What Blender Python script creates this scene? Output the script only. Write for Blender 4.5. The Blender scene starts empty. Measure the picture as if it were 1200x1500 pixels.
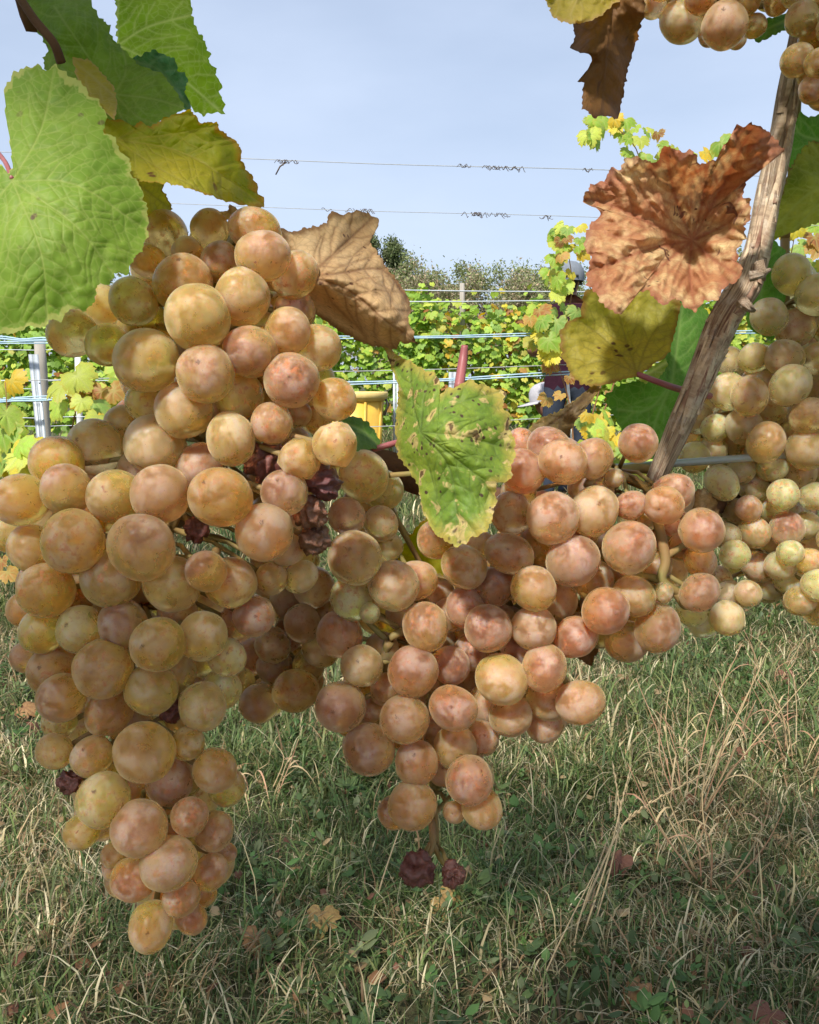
import bpy, bmesh, math, random
import numpy as np
from mathutils import Vector, Matrix, noise as mnoise

R = math.radians
scene = bpy.context.scene
COL = scene.collection
rng = np.random.default_rng(7)
random.seed(7)

# ------------------------------------------------------------------ camera
F = 1248.0                      # focal length in photo pixels (1200 x 1500)
PITCH = R(8.9)
CAM = Vector((0, 0, 0.9))
cam_d = bpy.data.cameras.new('camera')
cam_d.sensor_fit = 'VERTICAL'
cam_d.angle = 2 * math.atan(750 / F)
cam_d.clip_start = 0.01
cam_d.clip_end = 2000
cam = bpy.data.objects.new('camera', cam_d)
COL.objects.link(cam)
cam.location = CAM
cam.rotation_euler = (R(90) - PITCH, 0, 0)
scene.camera = cam
FWD = Vector((0, math.cos(PITCH), -math.sin(PITCH)))
UP = Vector((0, math.sin(PITCH), math.cos(PITCH)))
RIGHT = Vector((1, 0, 0))

def ray(px, py):
    return FWD + RIGHT * ((px - 600) / F) + UP * ((750 - py) / F)

def at(px, py, t):              # point at camera depth t
    return CAM + ray(px, py) * t

def atY(px, py, Y):             # point on the vertical plane y = Y
    r = ray(px, py)
    return CAM + r * (Y / r.y)

def atG(px, py, z=0.0):         # point on the ground
    r = ray(px, py)
    return CAM + r * ((z - CAM.z) / r.z)

def project(p):
    d = p - CAM
    t = d.dot(FWD)
    if t < 1e-4:
        return None
    return 600 + d.dot(RIGHT) / t * F, 750 - d.dot(UP) / t * F, t

# ------------------------------------------------------------------ sky, sun, exposure
SUN_EL, SUN_AZ = R(47), R(203)        # azimuth clockwise from +Y: behind the camera, to its left
world = bpy.data.worlds.new('World')
scene.world = world
world.use_nodes = True
wn, wl = world.node_tree.nodes, world.node_tree.links
wn.clear()
sky = wn.new('ShaderNodeTexSky')
sky.sky_type = 'NISHITA'
sky.sun_disc = False
sky.sun_elevation = SUN_EL
sky.sun_rotation = SUN_AZ
sky.air_density = 1.0
sky.dust_density = 2.0
sky.ozone_density = 1.2
wtc = wn.new('ShaderNodeTexCoord')
wmp = wn.new('ShaderNodeMapping')
wmp.inputs['Scale'].default_value = (1.0, 1.0, 3.0)
wno = wn.new('ShaderNodeTexNoise')
wno.inputs['Scale'].default_value = 1.6
wno.inputs['Detail'].default_value = 6
wra = wn.new('ShaderNodeMapRange')
wra.inputs['From Min'].default_value = 0.35
wra.inputs['From Max'].default_value = 0.75
wra.inputs['To Min'].default_value = 0.40
wra.inputs['To Max'].default_value = 0.78
wmx = wn.new('ShaderNodeMix')
wmx.data_type = 'RGBA'
wmx.inputs['B'].default_value = (5.7, 6.6, 8.3, 1)      # thin high cloud veil
wbg = wn.new('ShaderNodeBackground')
wbg.inputs['Strength'].default_value = 0.095
wou = wn.new('ShaderNodeOutputWorld')
wl.new(wtc.outputs['Generated'], wmp.inputs['Vector'])
wl.new(wmp.outputs['Vector'], wno.inputs['Vector'])
wl.new(wno.outputs['Fac'], wra.inputs['Value'])
wl.new(wra.outputs['Result'], wmx.inputs['Factor'])
wl.new(sky.outputs['Color'], wmx.inputs['A'])
wl.new(wmx.outputs['Result'], wbg.inputs['Color'])
wl.new(wbg.outputs['Background'], wou.inputs['Surface'])

sun_d = bpy.data.lights.new('sun', 'SUN')
sun_d.energy = 4.0
sun_d.angle = R(4.0)             # sun softened by the thin cloud veil
sun_d.color = (1.0, 0.95, 0.86)
sun = bpy.data.objects.new('sun', sun_d)
COL.objects.link(sun)
SUN_DIR = Vector((math.sin(SUN_AZ) * math.cos(SUN_EL), math.cos(SUN_AZ) * math.cos(SUN_EL), math.sin(SUN_EL)))
sun.rotation_euler = SUN_DIR.to_track_quat('Z', 'Y').to_euler()

scene.view_settings.view_transform = 'Standard'
scene.view_settings.look = 'None'
scene.view_settings.gamma = 1
scene.view_settings.exposure = 0.55
scene.view_settings.use_curve_mapping = False
scene.render.engine = 'CYCLES'
scene.cycles.use_denoising = True
scene.cycles.adaptive_threshold = 0.02
scene.cycles.max_bounces = 9
scene.cycles.diffuse_bounces = 3
scene.cycles.glossy_bounces = 2
scene.cycles.transmission_bounces = 9
scene.cycles.caustics_refractive = True
scene.cycles.blur_glossy = 1.0
scene.cycles.sample_clamp_indirect = 4.0
scene.cycles.caustics_reflective = False
scene.cycles.transparent_max_bounces = 4

# ------------------------------------------------------------------ node helpers
class NT:
    def __init__(s, name):
        s.m = bpy.data.materials.new(name)
        s.m.use_nodes = True
        s.n, s.l = s.m.node_tree.nodes, s.m.node_tree.links
        s.n.clear()
        s.out = s.n.new('ShaderNodeOutputMaterial')
    def put(s, sock, v):
        if v is None:
            return
        if hasattr(v, 'links'):
            s.l.new(v, sock)
        elif isinstance(v, (tuple, list)) and len(v) == 3 and sock.type == 'RGBA':
            sock.default_value = (*v, 1)
        else:
            sock.default_value = v
    def attr(s, name, out='Fac'):
        a = s.n.new('ShaderNodeAttribute'); a.attribute_name = name
        return a.outputs[out]
    def coord(s, out='Object'):
        return s.n.new('ShaderNodeTexCoord').outputs[out]
    def info(s, out):
        return s.n.new('ShaderNodeObjectInfo').outputs[out]
    def noise(s, vec, scale, detail=4, rough=0.55, out='Fac', dist=0.0):
        n = s.n.new('ShaderNodeTexNoise')
        s.put(n.inputs['Vector'], vec); n.inputs['Scale'].default_value = scale
        n.inputs['Detail'].default_value = detail; n.inputs['Roughness'].default_value = rough
        n.inputs['Distortion'].default_value = dist
        return n.outputs[out]
    def voro(s, vec, scale, out='Distance', feature='F1'):
        n = s.n.new('ShaderNodeTexVoronoi'); n.feature = feature
        s.put(n.inputs['Vector'], vec); n.inputs['Scale'].default_value = scale
        return n.outputs[out]
    def rng(s, v, a, b, c=0.0, d=1.0, smooth=False):
        n = s.n.new('ShaderNodeMapRange')
        if smooth: n.interpolation_type = 'SMOOTHSTEP'
        s.put(n.inputs['Value'], v)
        for k, x in (('From Min', a), ('From Max', b), ('To Min', c), ('To Max', d)):
            s.put(n.inputs[k], x)
        return n.outputs['Result']
    def math(s, op, a, b=0.0, clamp=False):
        n = s.n.new('ShaderNodeMath'); n.operation = op; n.use_clamp = clamp
        s.put(n.inputs[0], a); s.put(n.inputs[1], b)
        return n.outputs[0]
    def vmath(s, op, a, b):
        n = s.n.new('ShaderNodeVectorMath'); n.operation = op
        s.put(n.inputs[0], a); s.put(n.inputs[1], b)
        return n.outputs[0]
    def mix(s, f, a, b, mode='MIX'):
        n = s.n.new('ShaderNodeMix'); n.data_type = 'RGBA'; n.blend_type = mode
        s.put(n.inputs['Factor'], f); s.put(n.inputs['A'], a); s.put(n.inputs['B'], b)
        return n.outputs['Result']
    def hsv(s, c, h=0.5, sat=1.0, v=1.0):
        n = s.n.new('ShaderNodeHueSaturation')
        s.put(n.inputs['Color'], c); s.put(n.inputs['Hue'], h); s.put(n.inputs['Saturation'], sat); s.put(n.inputs['Value'], v)
        return n.outputs['Color']
    def bump(s, h, strength=0.4, dist=0.001):
        n = s.n.new('ShaderNodeBump'); s.put(n.inputs['Height'], h)
        n.inputs['Strength'].default_value = strength; n.inputs['Distance'].default_value = dist
        return n.outputs['Normal']
    def principled(s, color, rough=0.6, spec=0.3, normal=None, **kw):
        p = s.n.new('ShaderNodeBsdfPrincipled')
        s.put(p.inputs['Base Color'], color); s.put(p.inputs['Roughness'], rough)
        s.put(p.inputs['Specular IOR Level'], spec); s.put(p.inputs['Normal'], normal)
        for k, v in kw.items():
            s.put(p.inputs[k.replace('_', ' ')], v)
        return p.outputs[0]
    def translucent(s, color, normal=None):
        p = s.n.new('ShaderNodeBsdfTranslucent'); s.put(p.inputs['Color'], color); s.put(p.inputs['Normal'], normal)
        return p.outputs[0]
    def mixsh(s, f, a, b):
        n = s.n.new('ShaderNodeMixShader'); s.put(n.inputs[0], f)
        s.l.new(a, n.inputs[1]); s.l.new(b, n.inputs[2])
        return n.outputs[0]
    def done(s, sh):
        s.l.new(sh, s.out.inputs['Surface'])
        return s.m

def simple_mat(name, c1, c2, scale=20, rough=0.6, spec=0.3, bump=0.0, dist=0.002, metallic=0.0, stretch=None):
    t = NT(name)
    v = t.coord()
    if stretch:
        mp = t.n.new('ShaderNodeMapping'); mp.inputs['Scale'].default_value = stretch
        t.l.new(v, mp.inputs['Vector']); v = mp.outputs['Vector']
    n = t.noise(v, scale, 6, 0.65)
    c = t.mix(t.rng(n, 0.3, 0.7), c1, c2)
    nm = t.bump(n, bump, dist) if bump else None
    return t.done(t.principled(c, rough, spec, nm, Metallic=metallic))

def leaf_mat(name, c1, c2, edge=None, vein=None, veinw=None, spot=None, spot_at=0.66, halo=None, dots=None,
             scale=60, trans=0.4, rough=0.55, tsat=1.15, tval=1.5, edge_w=0.25, sharp=0.16, dot_gate=0.5, net=420, spot_scale=None, bump=0.5, veinf=0.75):
    t = NT(name)
    v = t.coord()
    n = t.noise(v, scale, 5, 0.6)
    n2 = t.noise(v, scale * 4.5, 4, 0.6)
    c = t.mix(t.rng(n, 0.5 - sharp, 0.5 + sharp), c1, c2)
    c = t.hsv(c, 0.5, 1.0, t.rng(n2, 0.3, 0.7, 0.86, 1.14))
    if edge:
        e = t.math('ADD', t.attr('edge'), t.rng(n, 0.3, 0.7, -0.22, 0.22))
        c = t.mix(t.rng(e, edge_w, 0.0, 0.0, 0.9), c, edge)
    if veinw:
        w = t.math('MULTIPLY', t.attr('veinw'), t.rng(n2, 0.3, 0.65, 0.1, 0.8))
        c = t.mix(w, c, veinw)
    if vein:
        c = t.mix(t.math('MULTIPLY', t.attr('vein'), veinf), c, vein)
    if spot:
        ns = t.noise(v, spot_scale or scale * 1.7, 3, 0.5, dist=0.6)
        if halo:
            c = t.mix(t.rng(ns, spot_at - 0.075, spot_at - 0.035), c, halo)
        c = t.mix(t.rng(ns, spot_at, spot_at + 0.03, 0, 0.9), c, spot)
    if dots:
        vd = t.voro(t.vmath('ADD', v, t.vmath('MULTIPLY', t.noise(v, 300, 2, out='Color'), (0.002, 0.002, 0.002))), scale * 5.0)
        gate = t.rng(t.noise(v, scale * 0.9, 2), dot_gate, dot_gate + 0.1)
        c = t.mix(t.math('MULTIPLY', t.rng(vd, 0.22, 0.14), gate), c, dots)
    h = t.math('ADD', t.math('MULTIPLY', n2, 0.6), t.math('MULTIPLY', t.attr('vein'), -0.35))
    if net:
        ve = t.voro(v, net, feature='DISTANCE_TO_EDGE')
        c = t.mix(t.rng(ve, 0.10, 0.0, 0.0, 0.30), c, vein or edge)
        h = t.math('ADD', h, t.rng(ve, 0.0, 0.25, 0.0, 0.09))
    nm = t.bump(h, bump, 0.0012)
    tc = t.hsv(c, 0.495, tsat, tval)
    sh = t.mixsh(trans, t.principled(c, rough, 0.28, nm), t.translucent(tc, nm))
    return t.done(sh)

def attr_leaf_mat(name, trans=0.45, src='col', veins=False):
    t = NT(name)
    c = t.attr(src, 'Color') if src else t.info('Color')
    v = t.coord()
    n = t.noise(v, 45, 4, 0.6)
    c = t.hsv(c, 0.5, 1.0, t.rng(n, 0.3, 0.7, 0.75, 1.25))
    if veins:
        c = t.mix(t.math('MULTIPLY', t.attr('vein'), 0.5), c, (0.42, 0.45, 0.14))
        e = t.math('ADD', t.attr('edge'), t.rng(n, 0.3, 0.7, -0.25, 0.25))
        c = t.mix(t.rng(e, 0.18, 0.0, 0.0, 0.6), c, (0.50, 0.38, 0.06))
    tc = t.hsv(c, 0.495, 1.12, 1.5)
    return t.done(t.mixsh(trans, t.principled(c, 0.5, 0.3), t.translucent(tc)))

# ------------------------------------------------------------------ object helpers
def tag(o, label=None, cat=None, group=None, kind=None):
    if label: o['label'] = label
    if cat: o['category'] = cat
    if group: o['group'] = group
    if kind: o['kind'] = kind
    return o

def empty(name, loc, label=None, cat=None, group=None):
    o = bpy.data.objects.new(name, None)
    o.empty_display_size = 0.05
    COL.objects.link(o)
    o.location = loc
    return tag(o, label, cat, group)

def mesh_np(name, V, faces=None, tris=None, quads=None, smooth=True):
    me = bpy.data.meshes.new(name)
    V = np.asarray(V, dtype=np.float32)
    if faces is not None:
        me.from_pydata([tuple(map(float, v)) for v in V], [], faces)
    else:
        parts, starts, n = [], [], 0
        for arr, k in ((tris, 3), (quads, 4)):
            if arr is not None and len(arr):
                arr = np.asarray(arr, dtype=np.int32)
                parts.append(arr.ravel()); starts.append(n + np.arange(len(arr), dtype=np.int32) * k); n += arr.size
        loops = np.concatenate(parts); st = np.concatenate(starts)
        me.vertices.add(len(V)); me.vertices.foreach_set('co', V.ravel())
        me.loops.add(len(loops)); me.loops.foreach_set('vertex_index', loops)
        me.polygons.add(len(st)); me.polygons.foreach_set('loop_start', st)
        me.update(calc_edges=True)
    if smooth:
        me.polygons.foreach_set('use_smooth', np.ones(len(me.polygons), dtype=bool))
    me.update()
    return me

def obj(name, me, mat=None, parent=None, loc=None):
    """Link a mesh; mesh coordinates are world coordinates relative to the parent's location unless loc is given."""
    o = bpy.data.objects.new(name, me)
    COL.objects.link(o)
    if mat and not me.materials:
        me.materials.append(mat)
    if parent is not None:
        o.parent = parent
    if loc is not None:
        o.location = loc
    return o

def recentre(V, parent_loc, origin=None):
    """World verts -> (local verts about an origin, object location relative to the parent)."""
    V = np.asarray(V, dtype=np.float64)
    c = V.mean(axis=0) if origin is None else np.array(origin)
    return V - c, Vector(c - np.array(parent_loc))

def fattr(me, name, data):
    a = me.attributes.new(name, 'FLOAT', 'POINT'); a.data.foreach_set('value', np.asarray(data, dtype=np.float32))

def cattr(me, name, data):
    a = me.attributes.new(name, 'FLOAT_COLOR', 'POINT')
    d = np.ones((len(data), 4), dtype=np.float32); d[:, :3] = data
    a.data.foreach_set('color', d.ravel())

def tube_np(pts, radii, sides=8, ridges=None, cap=True):
    P = [Vector(p) for p in pts]
    n = len(P)
    V, Q, T = [], [], []
    prev = None
    for i, p in enumerate(P):
        d = (P[min(i + 1, n - 1)] - P[max(i - 1, 0)]).normalized()
        if prev is None:
            a = d.orthogonal().normalized()
        else:
            a = (prev - d * prev.dot(d)).normalized()
        prev = a
        b = d.cross(a)
        r = radii[i] if hasattr(radii, '__len__') else radii
        for k in range(sides):
            th = 2 * math.pi * k / sides
            rr = r * (ridges(i / max(n - 1, 1), k / sides) if ridges else 1.0)
            V.append(p + (a * math.cos(th) + b * math.sin(th)) * rr)
    for i in range(n - 1):
        for k in range(sides):
            k2 = (k + 1) % sides
            Q.append((i * sides + k, i * sides + k2, (i + 1) * sides + k2, (i + 1) * sides + k))
    if cap:
        for i in (0, n - 1):
            c = len(V); V.append(P[i])
            for k in range(sides):
                k2 = (k + 1) % sides
                T.append((i * sides + k, i * sides + k2, c) if i else (i * sides + k2, i * sides + k, c))
    return np.array([tuple(v) for v in V]), np.array(Q, dtype=int).reshape(-1, 4), np.array(T, dtype=int).reshape(-1, 3)

class MB:
    """collects numpy pieces into one mesh"""
    def __init__(s): s.V, s.Q, s.T, s.n = [], [], [], 0
    def add(s, V, Q=None, T=None):
        V = np.asarray(V)
        s.V.append(V)
        if Q is not None and len(Q): s.Q.append(np.asarray(Q) + s.n)
        if T is not None and len(T): s.T.append(np.asarray(T) + s.n)
        s.n += len(V)
        return s
    def tube(s, *a, **k): return s.add(*tube_np(*a, **k))
    def box(s, c, size, rot=None):
        x, y, z = (v / 2 for v in size)
        V = np.array([(sx * x, sy * y, sz * z) for sx in (-1, 1) for sy in (-1, 1) for sz in (-1, 1)], dtype=float)
        if rot is not None: V = V @ np.array(rot.to_3x3()).T
        return s.add(V + np.array(c), [(0, 1, 3, 2), (4, 6, 7, 5), (0, 4, 5, 1), (2, 3, 7, 6), (0, 2, 6, 4), (1, 5, 7, 3)])
    def mesh(s, name, smooth=True, off=(0, 0, 0)):
        V = np.concatenate(s.V) - np.array(off)
        return mesh_np(name, V, tris=np.concatenate(s.T) if s.T else None, quads=np.concatenate(s.Q) if s.Q else None, smooth=smooth)
    def build(s, name, mat, parent=None, loc=(0, 0, 0), smooth=True):
        """pieces are in world coordinates; loc is the parent's world location (or the object's own origin)"""
        me = s.mesh(name, smooth, off=loc)
        return obj(name, me, mat, parent, None if parent else loc)

def smooth_path(pts, per=6):
    P = [np.array(p, dtype=float) for p in pts]
    P = [2 * P[0] - P[1]] + P + [2 * P[-1] - P[-2]]
    out = []
    for i in range(1, len(P) - 2):
        for k in range(per):
            u = k / per
            a, b, c, d = P[i - 1], P[i], P[i + 1], P[i + 2]
            out.append(0.5 * ((2 * b) + (-a + c) * u + (2 * a - 5 * b + 4 * c - d) * u * u + (-a + 3 * b - 3 * c + d) * u ** 3))
    out.append(P[-2])
    return out

# ------------------------------------------------------------------ ground
def ground_h(x, y):
    return 0.012 * np.sin(x * 3.1 + 0.7) * np.cos(y * 2.3) + 0.008 * np.sin(x * 7.7 + y * 5.1) + 0.01 * np.sin(y * 6.3 + x)

def make_ground():
    xs = np.concatenate([np.linspace(-150, -6, 12), np.linspace(-5.5, 5.5, 90), np.linspace(6, 150, 12)])
    ys = np.concatenate([np.linspace(-40, -2, 6), np.linspace(-1.8, 11, 100), np.linspace(12, 400, 16)])
    X, Y = np.meshgrid(xs, ys)
    Z = ground_h(X, Y)
    V = np.stack([X, Y, Z], -1).reshape(-1, 3)
    nx = len(xs)
    i, j = np.meshgrid(np.arange(len(ys) - 1), np.arange(nx - 1), indexing='ij')
    a = (i * nx + j).ravel()
    Q = np.stack([a, a + 1, a + nx + 1, a + nx], -1)
    t = NT('soil')
    v = t.coord()
    n = t.noise(v, 2.2, 8, 0.7)
    n2 = t.noise(v, 60, 6, 0.7)
    c = t.mix(t.rng(n, 0.35, 0.65), (0.05, 0.04, 0.025), (0.085, 0.075, 0.04))
    c = t.mix(t.rng(n2, 0.5, 0.75), c, (0.17, 0.135, 0.08))
    c = t.mix(t.rng(t.noise(v, 9, 5, 0.7), 0.40, 0.6, 0, 0.75), c, (0.10, 0.125, 0.045))
    m = t.done(t.principled(c, 0.95, 0.1, t.bump(n2, 0.8, 0.012)))
    return tag(obj('ground', mesh_np('ground', V, quads=Q), m), kind='structure')
make_ground()

grass_mat = None
def make_grass():
    global grass_mat
    t = NT('grass_blades')
    c = t.attr('col', 'Color')
    sh = t.mixsh(0.35, t.principled(c, 0.5, 0.35), t.translucent(t.hsv(c, 0.5, 1.1, 1.3)))
    grass_mat = t.done(sh)
    pal = np.array([(0.075, 0.13, 0.035), (0.105, 0.165, 0.05), (0.155, 0.21, 0.065), (0.13, 0.16, 0.06), (0.22, 0.24, 0.085),
                    (0.50, 0.41, 0.22), (0.66, 0.57, 0.36), (0.33, 0.21, 0.11)])
    def blades(N, xr, yr, hmin, hmax, w, seed, flat=0.5, taper=True, p=None, edge=None):
        g = np.random.default_rng(seed)
        y = yr[0] + (yr[1] - yr[0]) * g.random(N) ** 1.25
        half = np.minimum(xr, 0.95 * y + 0.8) if edge is None else np.full(N, xr)
        x = (g.random(N) * 2 - 1) * half
        ntuft = max(10, N // 26)
        tid = g.integers(0, ntuft, N)
        intuft = g.random(N) < 0.6
        ox, oy = g.standard_normal(N) * 0.016 * (w / 0.002), g.standard_normal(N) * 0.016 * (w / 0.002)
        x = np.where(intuft, x[tid] + ox, x); y = np.where(intuft, y[tid] + oy, y)
        hf = np.where(intuft, 0.7 + 0.9 * (tid % 7) / 6, 0.8)
        tcol = 0.75 + 0.5 * ((tid * 37 % 101) / 100)
        # patches where the straw dominates
        patch = np.sin(x * 4.3 + 1.3 * np.sin(y * 3.1)) + np.sin(y * 5.7 + 2 * np.cos(x * 2.9)) + 0.6 * np.sin(11 * x - 7 * y)
        bare = (np.sin(x * 2.6 + 4.1) * np.sin(y * 3.9 + 0.4 + x) > 0.80) & (g.random(N) < 0.5)
        keep = ~bare
        x, y, patch, hf, intuft, ox, oy, tcol = (q[keep] for q in (x, y, patch, hf, intuft, ox, oy, tcol))
        N = len(x)
        h = hmin + (hmax - hmin) * g.random(N) ** 1.8
        h = h * hf
        ang = np.where(intuft, np.arctan2(oy, ox) + 0.6 * g.standard_normal(N), g.random(N) * 2 * np.pi)
        lean = (0.25 + flat * g.random(N) ** 0.7) * h * 1.3
        dx, dy = np.cos(ang), np.sin(ang)
        sx, sy = -dy, dx
        z0 = ground_h(x, y) - 0.004
        lv = np.array([0, 0.4, 0.75, 1.0])
        zz = np.array([0, 0.62, 0.92, 1.0])
        hv = np.maximum(0.25 * h, np.sqrt(np.maximum(h * h - lean * lean * 0.75, 0.02 * h * h)))
        wd = np.array([0.8, 1.0, 0.7, 0.0])
        V = np.zeros((N, 7, 3), dtype=np.float32)
        ww = w * (0.5 + 1.5 * g.random(N) ** 2)
        k = 0
        curl = (g.random(N) - 0.5) * 0.5
        for i in range(4):
            cx = x + dx * lean * lv[i] ** 1.6 + sx * curl * h * lv[i] ** 2
            cy = y + dy * lean * lv[i] ** 1.6 + sy * curl * h * lv[i] ** 2
            cz = z0 + hv * zz[i]
            if i < 3:
                for sgn in (-1, 1):
                    V[:, k, 0] = cx + sgn * sx * ww * wd[i] / 2
                    V[:, k, 1] = cy + sgn * sy * ww * wd[i] / 2
                    V[:, k, 2] = cz; k += 1
            else:
                V[:, k, 0], V[:, k, 1], V[:, k, 2] = cx, cy, cz
        b = (np.arange(N) * 7)[:, None]
        Q = np.concatenate([b + np.array([0, 1, 3, 2]), b + np.array([2, 3, 5, 4])])
        T = b + np.array([4, 5, 6])
        dry = g.random(N) < np.clip(0.24 + 0.13 * patch, 0.06, 0.7)
        ci = np.where(dry, g.integers(5, 8, N), g.integers(0, 5, N)) if p is None else g.choice(p, N)
        c = pal[ci] * (0.6 + 0.6 * g.random((N, 1))) * np.where(intuft, tcol, 1.0)[:, None]
        return V.reshape(-1, 3), Q, T, np.repeat(c, 7, axis=0)
    jobs = [blades(125000, 1.7, (0.6, 2.0), 0.015, 0.065, 0.0022, 1), blades(110000, 2.8, (1.8, 3.6), 0.02, 0.08, 0.0032, 5),
            blades(34000, 1.9, (0.6, 3.4), 0.02, 0.10, 0.0017, 2, 0.95, p=[5, 6, 6, 7]),
            blades(100000, 8.0, (3.2, 8.5), 0.04, 0.12, 0.006, 3),
            blades(70000, 14.0, (8.0, 19), 0.05, 0.16, 0.012, 4)]
    mb = MB(); cols = []
    for V, Q, T, c in jobs:
        mb.add(V, Q, T); cols.append(c)
    me = mb.mesh('grass', smooth=False)
    cattr(me, 'col', np.concatenate(cols))
    tag(obj('grass', me, grass_mat), 'short mown meadow grass mixed with straw between the vine rows', 'grass', kind='stuff')
    # broad-leaved weeds low in the grass: small cupped oval leaves
    g = np.random.default_rng(11)
    N = 32000
    y = 0.6 + 3.6 * g.random(N) ** 1.3
    x = (g.random(N) * 2 - 1) * np.minimum(2.0, 0.75 * y + 0.6)
    dens = np.sin(x * 5.3 + 1) + np.cos(y * 4.1 + 2 * x) + 0.8 * np.sin(13 * x + 9 * y)
    keep = dens > 0.0
    x, y = x[keep], y[keep]; N = len(x)
    L = 0.007 + 0.020 * g.random(N) ** 2
    a = g.random(N) * 2 * np.pi
    tilt = 0.2 + 0.9 * g.random(N)
    # rosettes: a third of the leaves radiate from shared crowns and are larger
    ros = g.random(N) < 0.4
    rid = g.integers(0, max(1, N // 16), N)
    x = np.where(ros, x[rid] + 0.004 * np.cos(a), x); y = np.where(ros, y[rid] + 0.004 * np.sin(a), y)
    L = np.where(ros, (0.012 + 0.020 * ((rid * 13 % 17) / 16) ** 2) * (0.6 + 0.6 * g.random(N)), L)
    tilt = np.where(ros, 0.15 + 0.5 * g.random(N), tilt)
    out = np.zeros((N, 8, 3))
    prof = [(0, 0), (0.25, 0.28), (0.6, 0.30), (1.0, 0)]
    u = np.stack([np.cos(a) * np.cos(tilt), np.sin(a) * np.cos(tilt), np.sin(tilt)], -1)
    s = np.stack([-np.sin(a), np.cos(a), np.zeros(N)], -1)
    nrm = np.cross(u, s)
    base = np.stack([x, y, ground_h(x, y) + 0.008 + 0.03 * g.random(N)], -1)
    pts = [(0, 0, 0), (0.3, 0.26, 0.06), (0.3, -0.26, 0.06), (0.65, 0.28, 0.05), (0.65, -0.28, 0.05), (0.3, 0, -0.03), (0.65, 0, -0.02), (1, 0, 0.03)]
    for k, (p, q, r) in enumerate(pts):
        out[:, k] = base + (u * p + s * q + nrm * -r) * L[:, None]
    b = (np.arange(N) * 8)[:, None]
    T = np.concatenate([b + np.array(f) for f in ((0, 1, 5), (0, 5, 2), (3, 7, 6), (6, 7, 4))])
    Q = np.concatenate([b + np.array(f) for f in ((1, 3, 6, 5), (5, 6, 4, 2))])
    gp = np.array([(0.07, 0.14, 0.035), (0.10, 0.19, 0.05), (0.14, 0.20, 0.06), (0.17, 0.20, 0.09), (0.075, 0.12, 0.04)])
    c = gp[np.where(ros, rid % 5, g.integers(0, 5, N))] * (0.75 + 0.4 * g.random((N, 1)))
    me = MB().add(out.reshape(-1, 3), Q, T).mesh('weeds')
    cattr(me, 'col', np.repeat(c, 8, axis=0))
    # litter: curled scraps of dead leaf
    K = 2600
    ly = 0.65 + 3.4 * g.random(K) ** 1.2; lx = (g.random(K) * 2 - 1) * np.minimum(1.9, 0.75 * ly + 0.5)
    la = g.random(K) * 6.28; lt = g.random(K) * 0.9; LL = 0.008 + 0.022 * g.random(K) ** 2.5
    u = np.stack([np.cos(la) * np.cos(lt), np.sin(la) * np.cos(lt), np.sin(lt)], -1); sv = np.stack([-np.sin(la), np.cos(la), 0 * la], -1); nv = np.cross(u, sv)
    bs = np.stack([lx, ly, ground_h(lx, ly) + 0.006 + 0.025 * g.random(K)], -1)
    lo = np.zeros((K, 8, 3))
    jit = 0.75 + 0.5 * g.random((K, 8))
    for k, (p, q, r) in enumerate([(0, 0, 0.1), (0.3, 0.4, 0.25), (0.3, -0.4, 0.25), (0.65, 0.42, 0.2), (0.65, -0.38, 0.25), (0.3, 0, 0), (0.65, 0, 0), (1, 0, 0.25)]):
        lo[:, k] = bs + (u * p * jit[:, k, None] + sv * q * jit[:, k, None] - nv * r) * LL[:, None]
    b2 = (np.arange(K) * 8)[:, None]
    T2 = np.concatenate([b2 + np.array(f) for f in ((0, 1, 5), (0, 5, 2), (3, 7, 6), (6, 7, 4))]); Q2 = np.concatenate([b2 + np.array(f) for f in ((1, 3, 6, 5), (5, 6, 4, 2))])
    lm = MB().add(lo.reshape(-1, 3), Q2, T2).mesh('leaf_litter')
    lp = np.array([(0.26, 0.13, 0.06), (0.36, 0.24, 0.12), (0.18, 0.08, 0.045), (0.42, 0.30, 0.16)])
    cattr(lm, 'col', np.repeat(lp[g.integers(0, 4, K)] * (0.7 + 0.5 * g.random((K, 1))), 8, axis=0))
    tag(obj('leaf_litter', lm, grass_mat), 'brown scraps of dead leaves scattered through the grass', 'litter', kind='stuff')
    tag(obj('weeds', me, grass_mat), 'low broad leaved weeds growing through the meadow grass', 'weeds', kind='stuff')
make_grass()

# ------------------------------------------------------------------ vine leaf templates (unit size, tip towards -Z, facing -Y)
HALF = [(0, 1.0), (0.07, 0.90), (0.15, 0.88), (0.19, 0.76), (0.27, 0.72), (0.27, 0.56), (0.38, 0.66), (0.47, 0.62), (0.56, 0.66), (0.58, 0.52),
        (0.66, 0.44), (0.58, 0.30), (0.68, 0.26), (0.72, 0.12), (0.66, 0.02), (0.66, -0.10), (0.54, -0.18), (0.46, -0.30), (0.30, -0.28),
        (0.16, -0.24), (0.06, -0.06)]
OUT_T = np.array(HALF + [(-x, y) for x, y in HALF[:0:-1]])
VEINS_T = [[(0, 0), (0, 1.0)], [(0, 0), (0.52, 0.62)], [(0, 0), (-0.52, 0.62)], [(0, 0), (0.66, 0.08)], [(0, 0), (-0.66, 0.08)],
           [(0, 0), (0.42, -0.26)], [(0, 0), (-0.42, -0.26)]]

def seg_dist(P, segs):
    d = np.full(len(P), 1e9)
    for (ax, ay), (bx, by) in segs:
        ab = np.array((bx - ax, by - ay)); L = max(ab @ ab, 1e-12)
        u = np.clip(((P - (ax, ay)) @ ab) / L, 0, 1)
        d = np.minimum(d, np.hypot(*(P - (np.array((ax, ay)) + u[:, None] * ab)).T))
    return d

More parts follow.
